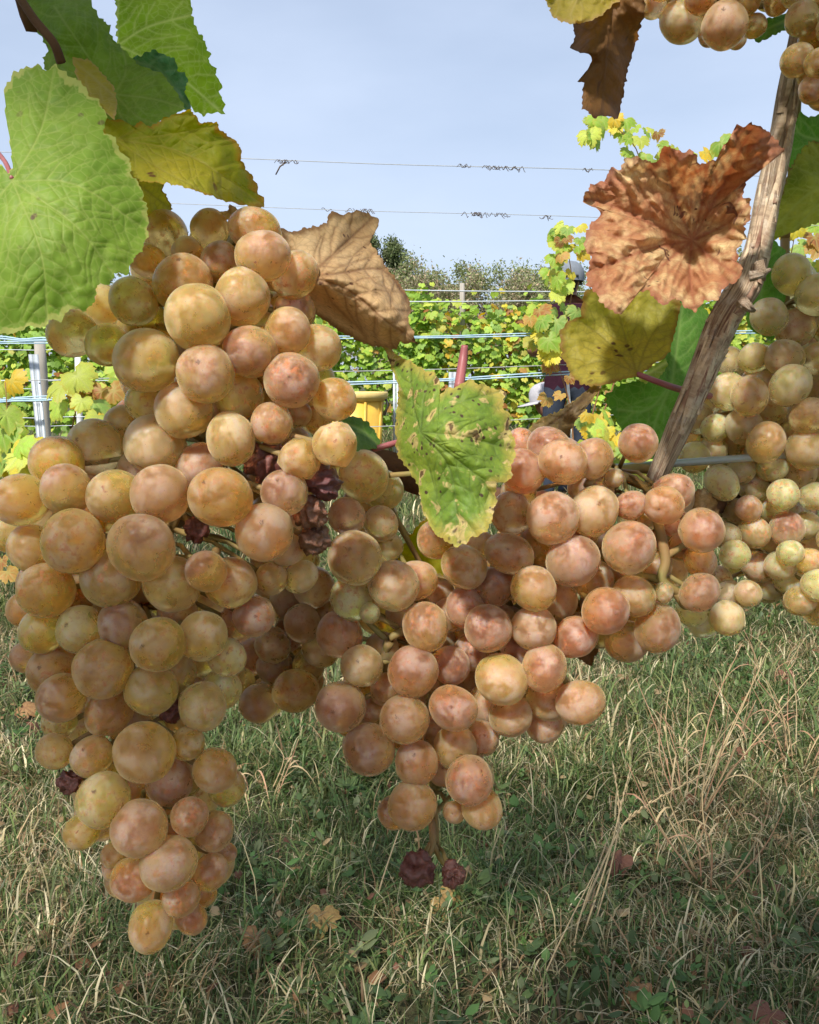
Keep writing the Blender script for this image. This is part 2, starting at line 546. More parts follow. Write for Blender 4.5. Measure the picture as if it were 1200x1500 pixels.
def template_leaf(seed, rings=4, cup=0.25, lop=1.0):
    g = np.random.default_rng(seed)
    o = OUT_T * (1 + 0.06 * g.standard_normal(OUT_T.shape))
    o[:, 0] *= lop
    M = len(o)
    c = np.array((0, 0.12))
    P = [c]
    S = [0.0]
    for k in range(1, rings + 1):
        s = k / rings
        for q in o:
            P.append(c + (q - c) * s); S.append(s)
    P, S = np.array(P), np.array(S)
    T = [(0, 1 + (i + 1) % M, 1 + i) for i in range(M)]
    Q = []
    for k in range(rings - 1):
        a = 1 + k * M
        for i in range(M):
            j = (i + 1) % M
            Q.append((a + i, a + j, a + M + j, a + M + i))
    vd = seg_dist(P, [(v[0], v[1]) for v in VEINS_T])
    y = cup * (P[:, 0] ** 2 * 0.7 + (P[:, 1] - 0.2) ** 2 * 0.5) + 0.03 * np.exp(-(vd / 0.05) ** 2) + 0.045 * np.sin(9 * P[:, 0] + seed) * np.cos(8 * P[:, 1] + 2 * seed) * S
    V = np.stack([P[:, 0], y, -P[:, 1]], -1)
    me = mesh_np('leaf', V, tris=T, quads=Q)
    fattr(me, 'vein', np.exp(-(vd / 0.03) ** 2))
    fattr(me, 'edge', 1 - S)
    return me

MIDLEAF_MAT = attr_leaf_mat('vine_leaf_mid', 0.38, None, True)
FOLIAGE_MAT = attr_leaf_mat('vine_foliage', 0.33, 'col')
MIDLEAVES = []
for i in range(5):
    me = template_leaf(30 + i, 3, 0.2 + 0.14 * i, 0.9 + 0.06 * i)
    me.materials.append(MIDLEAF_MAT)
    MIDLEAVES.append(me)

LOW_OUT = OUT_T[::2]
def foliage_mesh(name, pos, size, yaw, pitch, roll, cols, off=(0, 0, 0)):
    """many vine leaves as one mesh; each leaf is a cupped fan"""
    pos = np.asarray(pos); N = len(pos)
    M = len(LOW_OUT)
    loc = np.concatenate([[(0, 0.12)], LOW_OUT])
    y = 0.3 * (loc[:, 0] ** 2 + 0.6 * (loc[:, 1] - 0.2) ** 2)
    B = np.stack([loc[:, 0], y, -loc[:, 1]], -1)                 # M+1,3
    cy, sy, cp, sp, cr, sr = np.cos(yaw), np.sin(yaw), np.cos(pitch), np.sin(pitch), np.cos(roll), np.sin(roll)
    x0, y0, z0 = B[:, 0][None], B[:, 1][None], B[:, 2][None]
    # roll about y, pitch about x, yaw about z
    x1 = x0 * cr[:, None] + z0 * sr[:, None]; z1 = -x0 * sr[:, None] + z0 * cr[:, None]; y1 = y0 + 0 * x1
    y2 = y1 * cp[:, None] - z1 * sp[:, None]; z2 = y1 * sp[:, None] + z1 * cp[:, None]
    x3 = x1 * cy[:, None] - y2 * sy[:, None]; y3 = x1 * sy[:, None] + y2 * cy[:, None]
    V = np.stack([x3, y3, z2], -1) * np.asarray(size)[:, None, None] + pos[:, None, :] - np.array(off)
    b = (np.arange(N) * (M + 1))[:, None]
    T = np.concatenate([b + np.array((0, 1 + (i + 1) % M, 1 + i)) for i in range(M)])
    me = mesh_np(name, V.reshape(-1, 3), tris=T)
    cattr(me, 'col', np.repeat(cols, M + 1, axis=0))
    return me

GREENS = np.array([(0.23, 0.37, 0.045), (0.29, 0.44, 0.06), (0.36, 0.49, 0.08), (0.17, 0.29, 0.045), (0.46, 0.52, 0.09), (0.25, 0.39, 0.09)])
YELLOWS = np.array([(0.55, 0.46, 0.05), (0.60, 0.40, 0.04), (0.45, 0.42, 0.07), (0.40, 0.22, 0.06), (0.28, 0.12, 0.04)])
def leaf_cols(g, N, pyel):
    y = g.random(N) < pyel
    c = np.where(y[:, None], YELLOWS[g.integers(0, len(YELLOWS), N)], GREENS[g.integers(0, len(GREENS), N)])
    return c * (0.8 + 0.4 * g.random((N, 1)))

BARK = simple_mat('vine_bark', (0.16, 0.10, 0.06), (0.07, 0.045, 0.03), 60, 0.9, 0.1, 0.9, 0.004, stretch=(1, 1, 0.25))
CANE_MID = simple_mat('young_cane', (0.30, 0.14, 0.06), (0.18, 0.09, 0.04), 40, 0.6, 0.3)
def place_leaf(parent, pw, loc, size, yaw, pitch, roll, col, k):
    o = bpy.data.objects.new('leaf', MIDLEAVES[k % len(MIDLEAVES)])
    COL.objects.link(o)
    o.parent = parent
    o.location = Vector(loc) - Vector(pw)
    o.rotation_euler = (pitch, roll, yaw)
    o.scale = (size,) * 3
    o.color = (*col, 1)
    return o

# ------------------------------------------------------------------ far vine row (about 9 m away)
HEDGE_Y = 9.0
def hedge_vine(i, x, label):
    g = np.random.default_rng(100 + i)
    base = (x, HEDGE_Y + 0.05 * math.sin(i * 2.1), 0)
    root = empty('hedge_vine', base, label, 'vine', 'vines of the leafy row behind the workers')
    mb = MB()
    p = [(base[0] + 0.04 * math.sin(3 * k + i), base[1], 0.14 * k - 0.02) for k in range(6)]
    mb.tube(p, [0.035, 0.03, 0.027, 0.03, 0.032, 0.02], 8)
    mb.build('trunk', BARK, root, base)
    N = 1500
    h = g.random(N)
    top = 1.66 + 0.12 * math.sin(i * 1.7) + 0.09 * np.sin(7 * g.random(N) + i)
    z = 0.38 + (top - 0.38) * h ** 0.85
    xx = x + (g.random(N) - 0.5) * 1.32
    # shoots that stick out above
    up = g.random(N) < 0.035
    z[up] += 0.05 + 0.25 * g.random(up.sum())
    yy = base[1] + g.choice([-1, 1], N) * (0.08 + 0.20 * g.random(N) ** 0.8) * (1 - 0.25 * (h - 0.5) ** 2)
    size = 0.036 + 0.042 * g.random(N)
    yaw = (g.random(N) - 0.5) * 1.9 + np.where(yy > base[1], np.pi, 0)
    pitch = -0.75 + 0.9 * (g.random(N) - 0.35)
    pitch = -np.abs(pitch) * 1.0
    roll = (g.random(N) - 0.5) * 1.3
    yel = 0.14 + 0.12 * math.sin(i * 2.3)
    c = leaf_cols(g, N, yel)
    front = np.where((yy < base[1] - 0.17) & (z > 0.5))[0][:22]
    rest = np.setdiff1d(np.arange(N), front)
    me = foliage_mesh('foliage', np.stack([xx, yy, z], -1)[rest], size[rest], yaw[rest], pitch[rest], roll[rest], c[rest], base)
    tag(obj('foliage', me, FOLIAGE_MAT, root), kind='stuff')
    for k in front:
        place_leaf(root, base, (xx[k], yy[k] - 0.04, z[k]), size[k] * 1.15, yaw[k], pitch[k], roll[k], c[k] * 1.05, int(k))
HL = ['leafy green vine at the far left end of the background row', 'leafy green vine behind the leaning grey metal stake',
      'yellowing leafy vine behind the left grape bunch', 'green leafy vine hidden behind the left grape bunch',
      'green and yellow vine behind the yellow harvest tub', 'green vine under the pale wooden post in the background row',
      'bushy green vine left of the worker in the grey cap', 'green vine behind the two workers',
      'leafy vine behind the olive leaf at right', 'leafy vine behind the weathered cane', 'leafy vine behind the right grape bunch',
      'leafy green vine at the far right end of the background row']
for i in range(12):
    hedge_vine(i, -5.6 + i * 1.05, HL[i])

# ------------------------------------------------------------------ posts and wires
WOOD = simple_mat('weathered_wood', (0.42, 0.39, 0.34), (0.30, 0.27, 0.23), 30, 0.85, 0.1, 0.6, 0.003, stretch=(3, 3, 0.2))
STEEL = simple_mat('galvanised_steel', (0.50, 0.54, 0.58), (0.38, 0.42, 0.46), 25, 0.45, 0.5, metallic=0.35)
WHITEP = simple_mat('white_paint', (0.75, 0.75, 0.73), (0.62, 0.62, 0.6), 20, 0.5, 0.4)
BLUEW = simple_mat('blue_plastic_wire', (0.24, 0.42, 0.58), (0.50, 0.62, 0.68), 8, 0.5, 0.4)
GREYW = simple_mat('grey_wire', (0.42, 0.43, 0.42), (0.30, 0.31, 0.31), 30, 0.5, 0.4, metallic=0.3)

def wire(name, a, b, r, mat, label, sag=0.0, extend=2.5, twist=0, group=None):
    a, b = Vector(a), Vector(b)
    d = (b - a)
    e = d.normalized() * extend
    a2, b2 = a - e, b + e
    n = 28
    pts = []
    for i in range(n + 1):
        u = i / n
        p = a2.lerp(b2, u)
        p.z += -sag * (1 - (2 * u - 1) ** 2) + 0.003 * math.sin(u * 23)
        pts.append(p)
    mb = MB()
    mb.tube(pts, r, 5)
    if twist:
        pts2 = [p + Vector((0, 0, twist * (1 + 0.3 * math.sin(i * 1.3)))) for i, p in enumerate(pts)]
        mb.tube(pts2, r, 5)
    o = mb.build(name, mat, None, tuple((a2 + b2) / 2))
    return tag(o, label, 'wire', group)

RB = 4.0
wire('trellis_wire', atY(360, 233, RB), atY(890, 250, RB), 0.0016, GREYW, 'topmost thin trellis wire crossing the sky with two tendril knots')
wire('trellis_wire', atY(255, 299, RB), atY(870, 319, RB), 0.0013, GREYW, 'lower of the two thin wires crossing the open sky')
wire('trellis_wire', atY(490, 496, RB), atY(850, 491, RB), 0.0032, BLUEW, 'pale blue trellis wire level with the worker\'s elbow', twist=0.009)
wire('trellis_wire', atY(500, 544, RB), atY(830, 535, RB), 0.0022, GREYW, 'thin grey wire just above the lower blue wire')
wire('trellis_wire', atY(515, 563, RB), atY(830, 549, RB), 0.0036, BLUEW, 'bright blue trellis wire above the yellow harvest tub', twist=0.010)
wire('trellis_wire', atY(560, 624, RB), atY(780, 614, RB), 0.0022, GREYW, 'lowest thin grey wire behind the yellow spotted leaf')
wire('trellis_wire', atY(590, 425, HEDGE_Y - 0.3), atY(860, 428, HEDGE_Y - 0.3), 0.007, STEEL, 'upper steel wire at the top of the background vine row', extend=4)
wire('trellis_wire', atY(590, 442, HEDGE_Y - 0.3), atY(860, 440, HEDGE_Y - 0.3), 0.007, STEEL, 'lower steel wire just above the background vine row', extend=4)

# dried tendrils clinging to the wires
TENDRIL = simple_mat('dry_tendril', (0.16, 0.12, 0.09), (0.08, 0.06, 0.05), 60, 0.9, 0.1)
def tendrils(px0, px1, py, n, label, tail=False):
    g = random.Random(int(px0 + py))
    c = atY((px0 + px1) / 2, py, RB)
    mb = MB()
    for k in range(n):
        u = g.random()
        p = atY(px0 + (px1 - px0) * u, py + (px1 - px0) * 0.03 * (u - 0.5), RB)
        pts = []
        ph = g.random() * 6
        L = 0.018 + 0.03 * g.random()
        for j in range(9):
            a = ph + j * 0.9
            pts.append(p + Vector(((j - 4) * L / 8, 0.007 * math.sin(a), 0.008 * math.cos(a) - (0.012 * g.random() if j > 6 else 0))))
        mb.tube(pts, 0.0014, 4)
    if tail:
        p = atY(px0 + 12, py, RB)
        mb.tube([p, p + Vector((-0.03, 0, -0.02)), p + Vector((-0.05, 0, -0.055))], [0.003, 0.0035, 0.003], 5)
    tag(mb.build('dried_tendril', TENDRIL, None, tuple(c)), label, 'tendril', 'dried tendrils left on the trellis wires')
tendrils(408, 438, 237, 8, 'dry tendril with a hanging tail on the topmost wire', True)
tendrils(676, 690, 243, 3, 'tiny dry tendril left of the long one on the topmost wire')
tendrils(712, 765, 246, 13, 'long dry tendril coiled along the topmost wire')
tendrils(856, 866, 249, 3, 'small dry tendril at the right end of the topmost wire')
tendrils(478, 545, 308, 8, 'dry tendril on the lower sky wire above the brown leaf')
tendrils(680, 742, 314, 14, 'long dry tendril coiled along the lower sky wire')
tendrils(794, 806, 318, 3, 'tiny dry tendril on the lower sky wire beside the green shoot')

def post(name, px, py_top, px_b, py_b, Y, w, dpt, mat, label, cat='post', steel=False):
    a = atY(px, py_top, Y)
    b = atY(px_b, py_b, Y)
    d = (b - a) / (b.z - a.z)
    foot = a + d * (-0.05 - a.z)
    mb = MB()
    if steel:      # open C profile with hooked notches
        u = (a - foot); n = 10
        for dx in (-w / 2, w / 2):
            mb.box((foot + a) / 2 + Vector((dx, 0, 0)), (0.003, dpt, u.length), u.to_track_quat('Z', 'Y').to_matrix())
        mb.box((foot + a) / 2 + Vector((0, dpt / 2, 0)), (w - 0.004, 0.003, u.length), u.to_track_quat('Z', 'Y').to_matrix())
        for k in range(n):
            p = foot.lerp(a, (k + 1.5) / (n + 2))
            mb.box(p + Vector((w / 2 + 0.004, 0, 0)), (0.006, 0.01, 0.006))
        o = mb.build(name, mat, None, tuple(foot), smooth=False)
    else:
        pts = [foot.lerp(a, k / 8) for k in range(9)]
        mb.tube(pts, [w / 2 * (1 + 0.05 * math.sin(k * 2.2)) for k in range(8)] + [w / 2 * 0.94], 10)
        o = mb.build(name, mat, None, tuple(foot))
    return tag(o, label, cat)

post('wooden_post', 58, 499, 70, 690, 4.7, 0.062, 0.06, WOOD, 'weathered wooden trellis post behind the grey metal stake at left')
post('metal_stake', 49, 519, 62, 655, 4.1, 0.026, 0.02, STEEL, 'leaning grey metal stake in front of the wooden post at left', 'stake', True)
post('white_stake', 114, 523, 117, 620, 6.2, 0.045, 0.04, WHITEP, 'white painted stake between the wooden post and the left grapes', 'stake')
post('wooden_post', 677, 415, 678, 560, HEDGE_Y + 0.03, 0.055, 0.06, WOOD, 'pale grey wooden post sticking out above the background vine row')
post('metal_stake', 664, 545, 664, 640, 4.06, 0.022, 0.02, STEEL, 'short grey metal stake behind the red shoot stub', 'stake', True)
post('white_stake', 831, 549, 838, 645, 4.05, 0.014, 0.01, WHITEP, 'thin white stake in front of the standing worker', 'stake')
post('metal_stake', 580, 520, 580, 560, 7.4, 0.03, 0.02, STEEL, 'distant grey metal stake above the yellow harvest tub', 'stake', True)
# wires on the left
wire('trellis_wire', atY(6, 497, RB), atY(74, 499, RB), 0.0042, BLUEW, 'pale blue wire at the top of the left wooden post', extend=0.35, twist=0.008)
wire('trellis_wire', atY(10, 589, RB), atY(128, 582, RB), 0.0044, BLUEW, 'bright blue wire crossing the leaning metal stake at left', extend=0.35, twist=0.008)
for k, (y0, y1, Y, lb) in enumerate(((513, 511, 4.7, 'thin wire just below the top of the left wooden post'), (558, 557, 4.7, 'thin wire halfway up the left wooden post'),
                                     (569, 570, 6.0, 'thin wire just above the bright blue wire at left'), (612, 611, 4.7, 'thin wire below the bright blue wire at left'),
                                     (624, 624, 6.0, 'lowest thin wire behind the left vine leaves'))):
    wire('trellis_wire', atY(5, y0, Y), atY(125, y1, Y), 0.0025, STEEL, lb, extend=0.5)

# ------------------------------------------------------------------ vines of the next row (about 4 m away), every leaf a part
def next_row_vine(base, label, shoots, clumps, seed):
    g = np.random.default_rng(seed)
    root = empty('vine', base, label, 'vine', 'vines of the next row')
    mb = MB()
    mb.tube([(base[0] + 0.03 * math.sin(2 * k), base[1], 0.12 * k - 0.02) for k in range(6)], [0.03, 0.026, 0.025, 0.026, 0.03, 0.02], 8)
    mb.build('trunk', BARK, root, base)
    for sh in shoots:
        P = smooth_path([atY(px, py, Y) for px, py, Y in sh], 5)
        MB().tube(P, list(np.linspace(0.004, 0.0018, len(P))), 6).build('shoot', CANE_MID, root, base)
    for (x0, y0, x1, y1, Y, n, smin, smax, yel) in clumps:
        cs = leaf_cols(g, n, yel)
        for k in range(n):
            px, py = x0 + (x1 - x0) * g.random(), y0 + (y1 - y0) * g.random()
            p = atY(px, py, Y + 0.3 * (g.random() - 0.5))
            s = (smin + (smax - smin) * g.random()) * Y / F / 1.35
            yaw, pitch, roll = (g.random() - 0.5) * 1.7, -abs(0.2 + 0.8 * (g.random() - 0.2)), (g.random() - 0.5) * 1.6
            place_leaf(root, base, p, s, yaw, pitch, roll, cs[k] * 1.1, int(k + 3 * g.random()))
b1 = atG(845, 830); b1 = (b1.x, 4.0, 0)
next_row_vine(b1, 'tall vine with loose green shoots in front of the standing worker',
    [[(842, 700, 4.0), (836, 600, 4.0), (815, 510, 4.0), (838, 430, 4.0), (828, 340, 4.0)],
     [(845, 700, 4.0), (900, 560, 4.0), (950, 380, 4.0), (938, 235, 4.0), (900, 182, 4.0)],
     [(842, 690, 4.0), (870, 600, 4.0), (885, 520, 4.0), (860, 400, 4.0)]],
    [(862, 165, 905, 205, 4.0, 7, 26, 34, 0.15), (900, 170, 968, 235, 4.0, 12, 18, 30, 0.3), (955, 205, 1090, 235, 4.0, 14, 18, 30, 0.5),
     (810, 328, 838, 382, 4.0, 18, 16, 26, 0.3), (846, 330, 862, 372, 4.0, 7, 16, 24, 0.35), (803, 395, 826, 440, 4.0, 9, 20, 36, 0.25), (828, 446, 852, 458, 4.0, 3, 22, 30, 0.1), (834, 398, 840, 402, 4.0, 1, 18, 22, 1.0),
     (772, 440, 826, 500, 4.0, 20, 22, 36, 0.2), (785, 480, 830, 520, 4.0, 4, 24, 34, 0.7), (800, 525, 840, 585, 4.0, 5, 18, 28, 0.95),
     (850, 590, 905, 680, 3.8, 16, 22, 38, 0.45), (880, 620, 960, 700, 3.8, 16, 24, 40, 0.25)], 5)
b2 = (atY(70, 800, 3.6).x, 3.6, 0)
next_row_vine(b2, 'vine with green and golden leaves beside the left metal stake',
    [[(95, 760, 3.6), (104, 640, 3.6), (122, 560, 3.6), (130, 535, 3.6)], [(60, 770, 3.6), (20, 700, 3.6), (8, 560, 3.6)]],
    [(85, 540, 125, 590, 3.4, 4, 44, 52, 0.1), (105, 535, 190, 585, 3.6, 10, 30, 44, 0.5), (140, 560, 200, 620, 3.5, 12, 30, 46, 0.9), (120, 580, 150, 620, 3.4, 4, 30, 42, 0.1),
     (-30, 540, 18, 590, 3.6, 5, 30, 44, 0.8), (-40, 590, 35, 640, 3.5, 9, 38, 52, 0.05), (-10, 620, 62, 680, 3.4, 8, 40, 52, 0.15), (10, 650, 70, 690, 3.3, 5, 40, 52, 0.6),
     (-60, 690, 20, 760, 3.3, 9, 36, 46, 0.5), (-60, 780, 15, 845, 3.2, 7, 26, 36, 1.0), (60, 620, 110, 680, 3.6, 5, 28, 42, 0.2)], 6)
b3 = (atY(1190, 800, 4.0).x, 4.0, 0)
next_row_vine(b3, 'vine with pale green leaves seen past the cane at the right edge',
    [[(1180, 760, 4.0), (1165, 560, 4.0), (1150, 440, 4.0), (1165, 340, 4.0)]],
    [(1140, 320, 1215, 400, 4.0, 22, 22, 36, 0.4), (1040, 560, 1110, 620, 4.0, 10, 26, 38, 0.45), (1110, 400, 1260, 640, 4.0, 26, 26, 38, 0.2)], 8)

# ------------------------------------------------------------------ trees and shrubs behind the rows
def tree(name, x, Y, zb, zt, rx, label, cols, nleaf, leaf, seed, trunk_r=0.08, spiky=0.0, bare=False, group='trees and shrubs behind the vineyard'):
    g = np.random.default_rng(seed)
    base = (x, Y, 0)
    root = empty(name, base, label, 'tree' if 'tree' in name else 'shrub', group)
    H = zt
    mb = MB()
    mb.tube([(x + 0.05 * math.sin(k + seed), Y, H * 0.85 * k / 7 - 0.05) for k in range(8)], list(np.linspace(trunk_r, trunk_r * 0.2, 8)), 7)
    tips = []
    nb = 34 if not bare else 70
    for k in range(nb):
        z0 = zb + (H - zb) * (0.02 + 0.8 * g.random())
        a = g.random() * 2 * math.pi
        u = (z0 - zb) / (H - zb)
        L = rx * (0.55 + 0.6 * g.random()) * (1.1 - 0.65 * u)
        e = Vector((x + math.cos(a) * L, Y + math.sin(a) * L, min(z0 + L * (0.4 + 0.7 * g.random()) * (1.6 if spiky else 1), H + spiky)))
        s = Vector((x, Y, max(0.05, z0 - 0.35 * L)))
        m = s.lerp(e, 0.5) + Vector((0, 0, 0.06 * L))
        mb.tube([s, m, e], [trunk_r * 0.35, trunk_r * 0.2, 0.006], 5)
        tips.append((s, m, e))
        for q in range(3 if bare else 1):
            f = m.lerp(e, g.random()); d = Vector((g.normal(), g.normal(), abs(g.normal()) + 0.4)).normalized() * L * 0.45
            mb.tube([f, f + d], [0.008, 0.003], 4); tips.append((f, f + d * 0.5, f + d))
    mb.build('trunk', BARK, root, base)
    P = []
    for k in range(nleaf):
        s, m, e = tips[int(g.integers(0, len(tips)))]
        u = g.random() ** 0.6
        c = m.lerp(e, u)
        P.append(np.array(c) + g.standard_normal(3) * (0.07 * rx + 0.015))
    P = np.array(P); P[:, 2] = np.maximum(P[:, 2], 0.1)
    N = len(P)
    # simple two-triangle folded leaves
    d = g.standard_normal((N, 3)); d /= np.linalg.norm(d, axis=1)[:, None]
    s = np.cross(d, g.standard_normal((N, 3))); s /= np.linalg.norm(s, axis=1)[:, None]
    n = np.cross(d, s)
    sz = leaf * (0.6 + 0.8 * g.random((N, 1)))
    V = np.stack([P - d * sz, P + s * sz * 0.45 + n * sz * 0.15, P + d * sz, P - s * sz * 0.45 + n * sz * 0.15], 1)
    b = (np.arange(N) * 4)[:, None]
    T = np.concatenate([b + np.array((0, 1, 2)), b + np.array((0, 2, 3))])
    me = mesh_np('crown', V.reshape(-1, 3) - np.array(base), tris=T, smooth=False)
    cols = np.array(cols)
    c = cols[g.integers(0, len(cols), N)] * (0.7 + 0.6 * g.random((N, 1)))
    cattr(me, 'col', np.repeat(c, 4, axis=0))
    tag(obj('crown', me, FOLIAGE_MAT, root), kind='stuff')
DK = [(0.10, 0.14, 0.05), (0.14, 0.18, 0.08), (0.18, 0.21, 0.10)]
OL = [(0.22, 0.26, 0.11), (0.29, 0.31, 0.14), (0.17, 0.21, 0.08)]
TAN = [(0.42, 0.35, 0.24), (0.34, 0.29, 0.20), (0.27, 0.27, 0.15), (0.46, 0.35, 0.23)]
def tx(px, Y): return (px - 600) / F * Y / math.cos(PITCH)
TY = 16.0
def tz(py, Y): return atY(600, py, Y).z
tree('round_tree', tx(558, TY), TY, 0.8, tz(322, TY), 0.62, 'slim dark green tree rising beside the brown curled leaf', DK, 26000, 0.028, 21)
tree('round_tree', tx(262, TY), TY, 0.8, tz(300, TY), 0.65, 'small green tree crown peeping above the left grape bunch', DK, 12000, 0.026, 22)
tree('bare_shrub', tx(598, TY), TY - 1, 0.4, tz(430, TY - 1), 1.15, 'tan half bare shrub right of the slim dark tree', TAN + OL, 34000, 0.026, 23, 0.05, 0.1, True)
tree('spiky_shrub', tx(645, TY), TY - 0.5, 0.3, tz(436, TY), 1.1, 'grey green shrub with upright twigs left of the pale post', OL, 32000, 0.03, 24, 0.05, 0.3)
tree('bare_shrub', tx(700, TY), TY - 1.2, 0.3, tz(442, TY - 1), 1.2, 'brownish shrub just right of the pale post', TAN + OL, 34000, 0.026, 25, 0.05, 0.1)
tree('bare_shrub', tx(762, TY), TY + 0.5, 0.3, tz(436, TY), 0.9, 'leafless grey shrub near the worker in the grey cap', TAN, 11000, 0.02, 26, 0.05, 0.25, True)
tree('spiky_shrub', tx(815, TY), TY, 0.3, tz(428, TY), 1.3, 'low olive shrub behind the worker in the grey cap', OL, 22000, 0.03, 27, 0.05, 0.05)
tree('spiky_shrub', tx(450, TY), TY, 0.3, tz(395, TY), 0.9, 'olive shrub behind the left grape bunch', OL, 2600, 0.05, 28, 0.05, 0.1)
tree('spiky_shrub', tx(330, TY), TY, 0.3, tz(380, TY), 1.0, 'wide olive shrub below the small tree crown at left', OL, 2600, 0.05, 29, 0.05, 0.1)
tree('spiky_shrub', tx(150, TY), TY, 0.3, tz(390, TY), 1.0, 'olive shrub behind the large green leaf', OL, 2600, 0.05, 30, 0.05, 0.1)
tree('spiky_shrub', tx(930, TY), TY, 0.3, tz(400, TY), 1.0, 'olive shrub behind the crumpled brown leaf', OL, 2600, 0.05, 31, 0.05, 0.1)
tree('spiky_shrub', tx(1100, TY), TY, 0.3, tz(390, TY), 1.0, 'olive shrub behind the right grape bunch', OL, 2600, 0.05, 32, 0.05, 0.1)

# ------------------------------------------------------------------ yellow harvest tub
RIMY = simple_mat('faded_yellow_plastic', (0.80, 0.60, 0.24), (0.70, 0.50, 0.16), 12, 0.5, 0.4, 0.05)
YEL = simple_mat('yellow_plastic', (0.74, 0.47, 0.07), (0.60, 0.35, 0.05), 9, 0.45, 0.4, 0.05)
DKM = simple_mat('dark_plastic', (0.05, 0.045, 0.04), (0.03, 0.03, 0.03), 9, 0.5, 0.4)
def lathe(prof, sides=40, squash=1.0):
    V, Q = [], []
    for r, z in prof:
        for k in range(sides):
            a = 2 * math.pi * k / sides
            V.append((r * math.cos(a), r * math.sin(a) * squash, z))
    for i in range(len(prof) - 1):
        for k in range(sides):
            k2 = (k + 1) % sides
            Q.append((i * sides + k, i * sides + k2, (i + 1) * sides + k2, (i + 1) * sides + k))
    return np.array(V), np.array(Q)
def make_tub():
    Y = 7.2
    c = atY(524, 600, Y)
    base = (c.x, Y, 0.0)
    top = atY(524, 574, Y).z
    root = empty('harvest_tub', base, 'yellow plastic harvest tub with thick rim standing behind the trellis wires', 'tub')
    Rr = 0.255
    V, Q = lathe([(0.02, 0.02), (Rr * 0.66, 0.02), (Rr * 0.70, 0.06), (Rr * 0.86, top - 0.06), (Rr * 0.84, top - 0.06), (Rr * 0.66, 0.08), (0.02, 0.07)], 40)
    obj('wall', mesh_np('wall', V, quads=Q), YEL, root)
    V, Q = lathe([(Rr * 0.845, top - 0.075), (Rr * 0.9, top - 0.075), (Rr * 0.97, top - 0.05), (Rr, top - 0.045), (Rr, top - 0.004), (Rr * 0.985, top), (Rr * 0.90, top), (Rr * 0.87, top - 0.02), (Rr * 0.845, top - 0.075)], 40)
    obj('rim', mesh_np('rim', V, quads=Q), RIMY, root)
    for k in range(8):
        a = R(-90 + 45 * k + 20)
        p0 = Vector((math.cos(a), math.sin(a), 0)) * Rr * 0.71; p1 = Vector((math.cos(a), math.sin(a), 0)) * Rr * 0.865
        me = MB().tube([p0 + Vector((0, 0, 0.08)), p1 + Vector((0, 0, top - 0.08))], [0.011, 0.012], 6).mesh('rib')
        obj('rib', me, YEL, root)
    for s in (-1, 1):
        p = Vector((s * Rr * 0.93, 0, top - 0.06))
        me = MB().tube([p + Vector((0, -0.06, 0)), p + Vector((s * 0.02, -0.06, -0.05)), p + Vector((-s * 0.01, -0.06, -0.13)), p + Vector((-s * 0.02, 0.06, -0.13)), p + Vector((s * 0.02, 0.06, -0.05)), p + Vector((0, 0.06, 0))], 0.009, 6).mesh('handle')
        obj('handle', me, DKM, root)
make_tub()

# ------------------------------------------------------------------ workers
SKIN = simple_mat('skin', (0.30, 0.14, 0.09), (0.24, 0.11, 0.07), 12, 0.55, 0.35)
SHIRT = simple_mat('burgundy_cloth', (0.038, 0.012, 0.022), (0.024, 0.008, 0.015), 18, 0.9, 0.1, 0.4, 0.01)
JEANS = simple_mat('dark_denim', (0.045, 0.055, 0.08), (0.03, 0.038, 0.055), 25, 0.9, 0.1, 0.4, 0.01)
SHOE = simple_mat('dark_shoes', (0.03, 0.028, 0.025), (0.05, 0.045, 0.04), 30, 0.7, 0.2)
GCAP = simple_mat('grey_cap_cloth', (0.20, 0.22, 0.25), (0.15, 0.17, 0.20), 30, 0.9, 0.1, 0.3, 0.004)
LCAP = simple_mat('light_grey_cap_cloth', (0.48, 0.47, 0.50), (0.38, 0.37, 0.40), 30, 0.9, 0.1, 0.3, 0.004)
HAIR = simple_mat('dark_hair', (0.03, 0.02, 0.015), (0.05, 0.035, 0.025), 60, 0.7, 0.3)

def skin_body(verts, edges, radii, root_i, sub=2):
    me = bpy.data.meshes.new('tmp'); me.from_pydata(verts, edges, [])
    o = bpy.data.objects.new('tmp', me); COL.objects.link(o)
    m = o.modifiers.new('skin', 'SKIN'); m.use_smooth_shade = True
    for i, r in enumerate(radii):
        r = r if isinstance(r, tuple) else (r, r)
        me.skin_vertices[0].data[i].radius = r
        me.skin_vertices[0].data[i].use_root = (i == root_i)
    s = o.modifiers.new('sub', 'SUBSURF'); s.levels = sub; s.render_levels = sub
    dg = bpy.context.evaluated_depsgraph_get()
    out = bpy.data.meshes.new_from_object(o.evaluated_get(dg))
    bpy.data.objects.remove(o); bpy.data.meshes.remove(me)
    out.polygons.foreach_set('use_smooth', np.ones(len(out.polygons), dtype=bool))
    return out

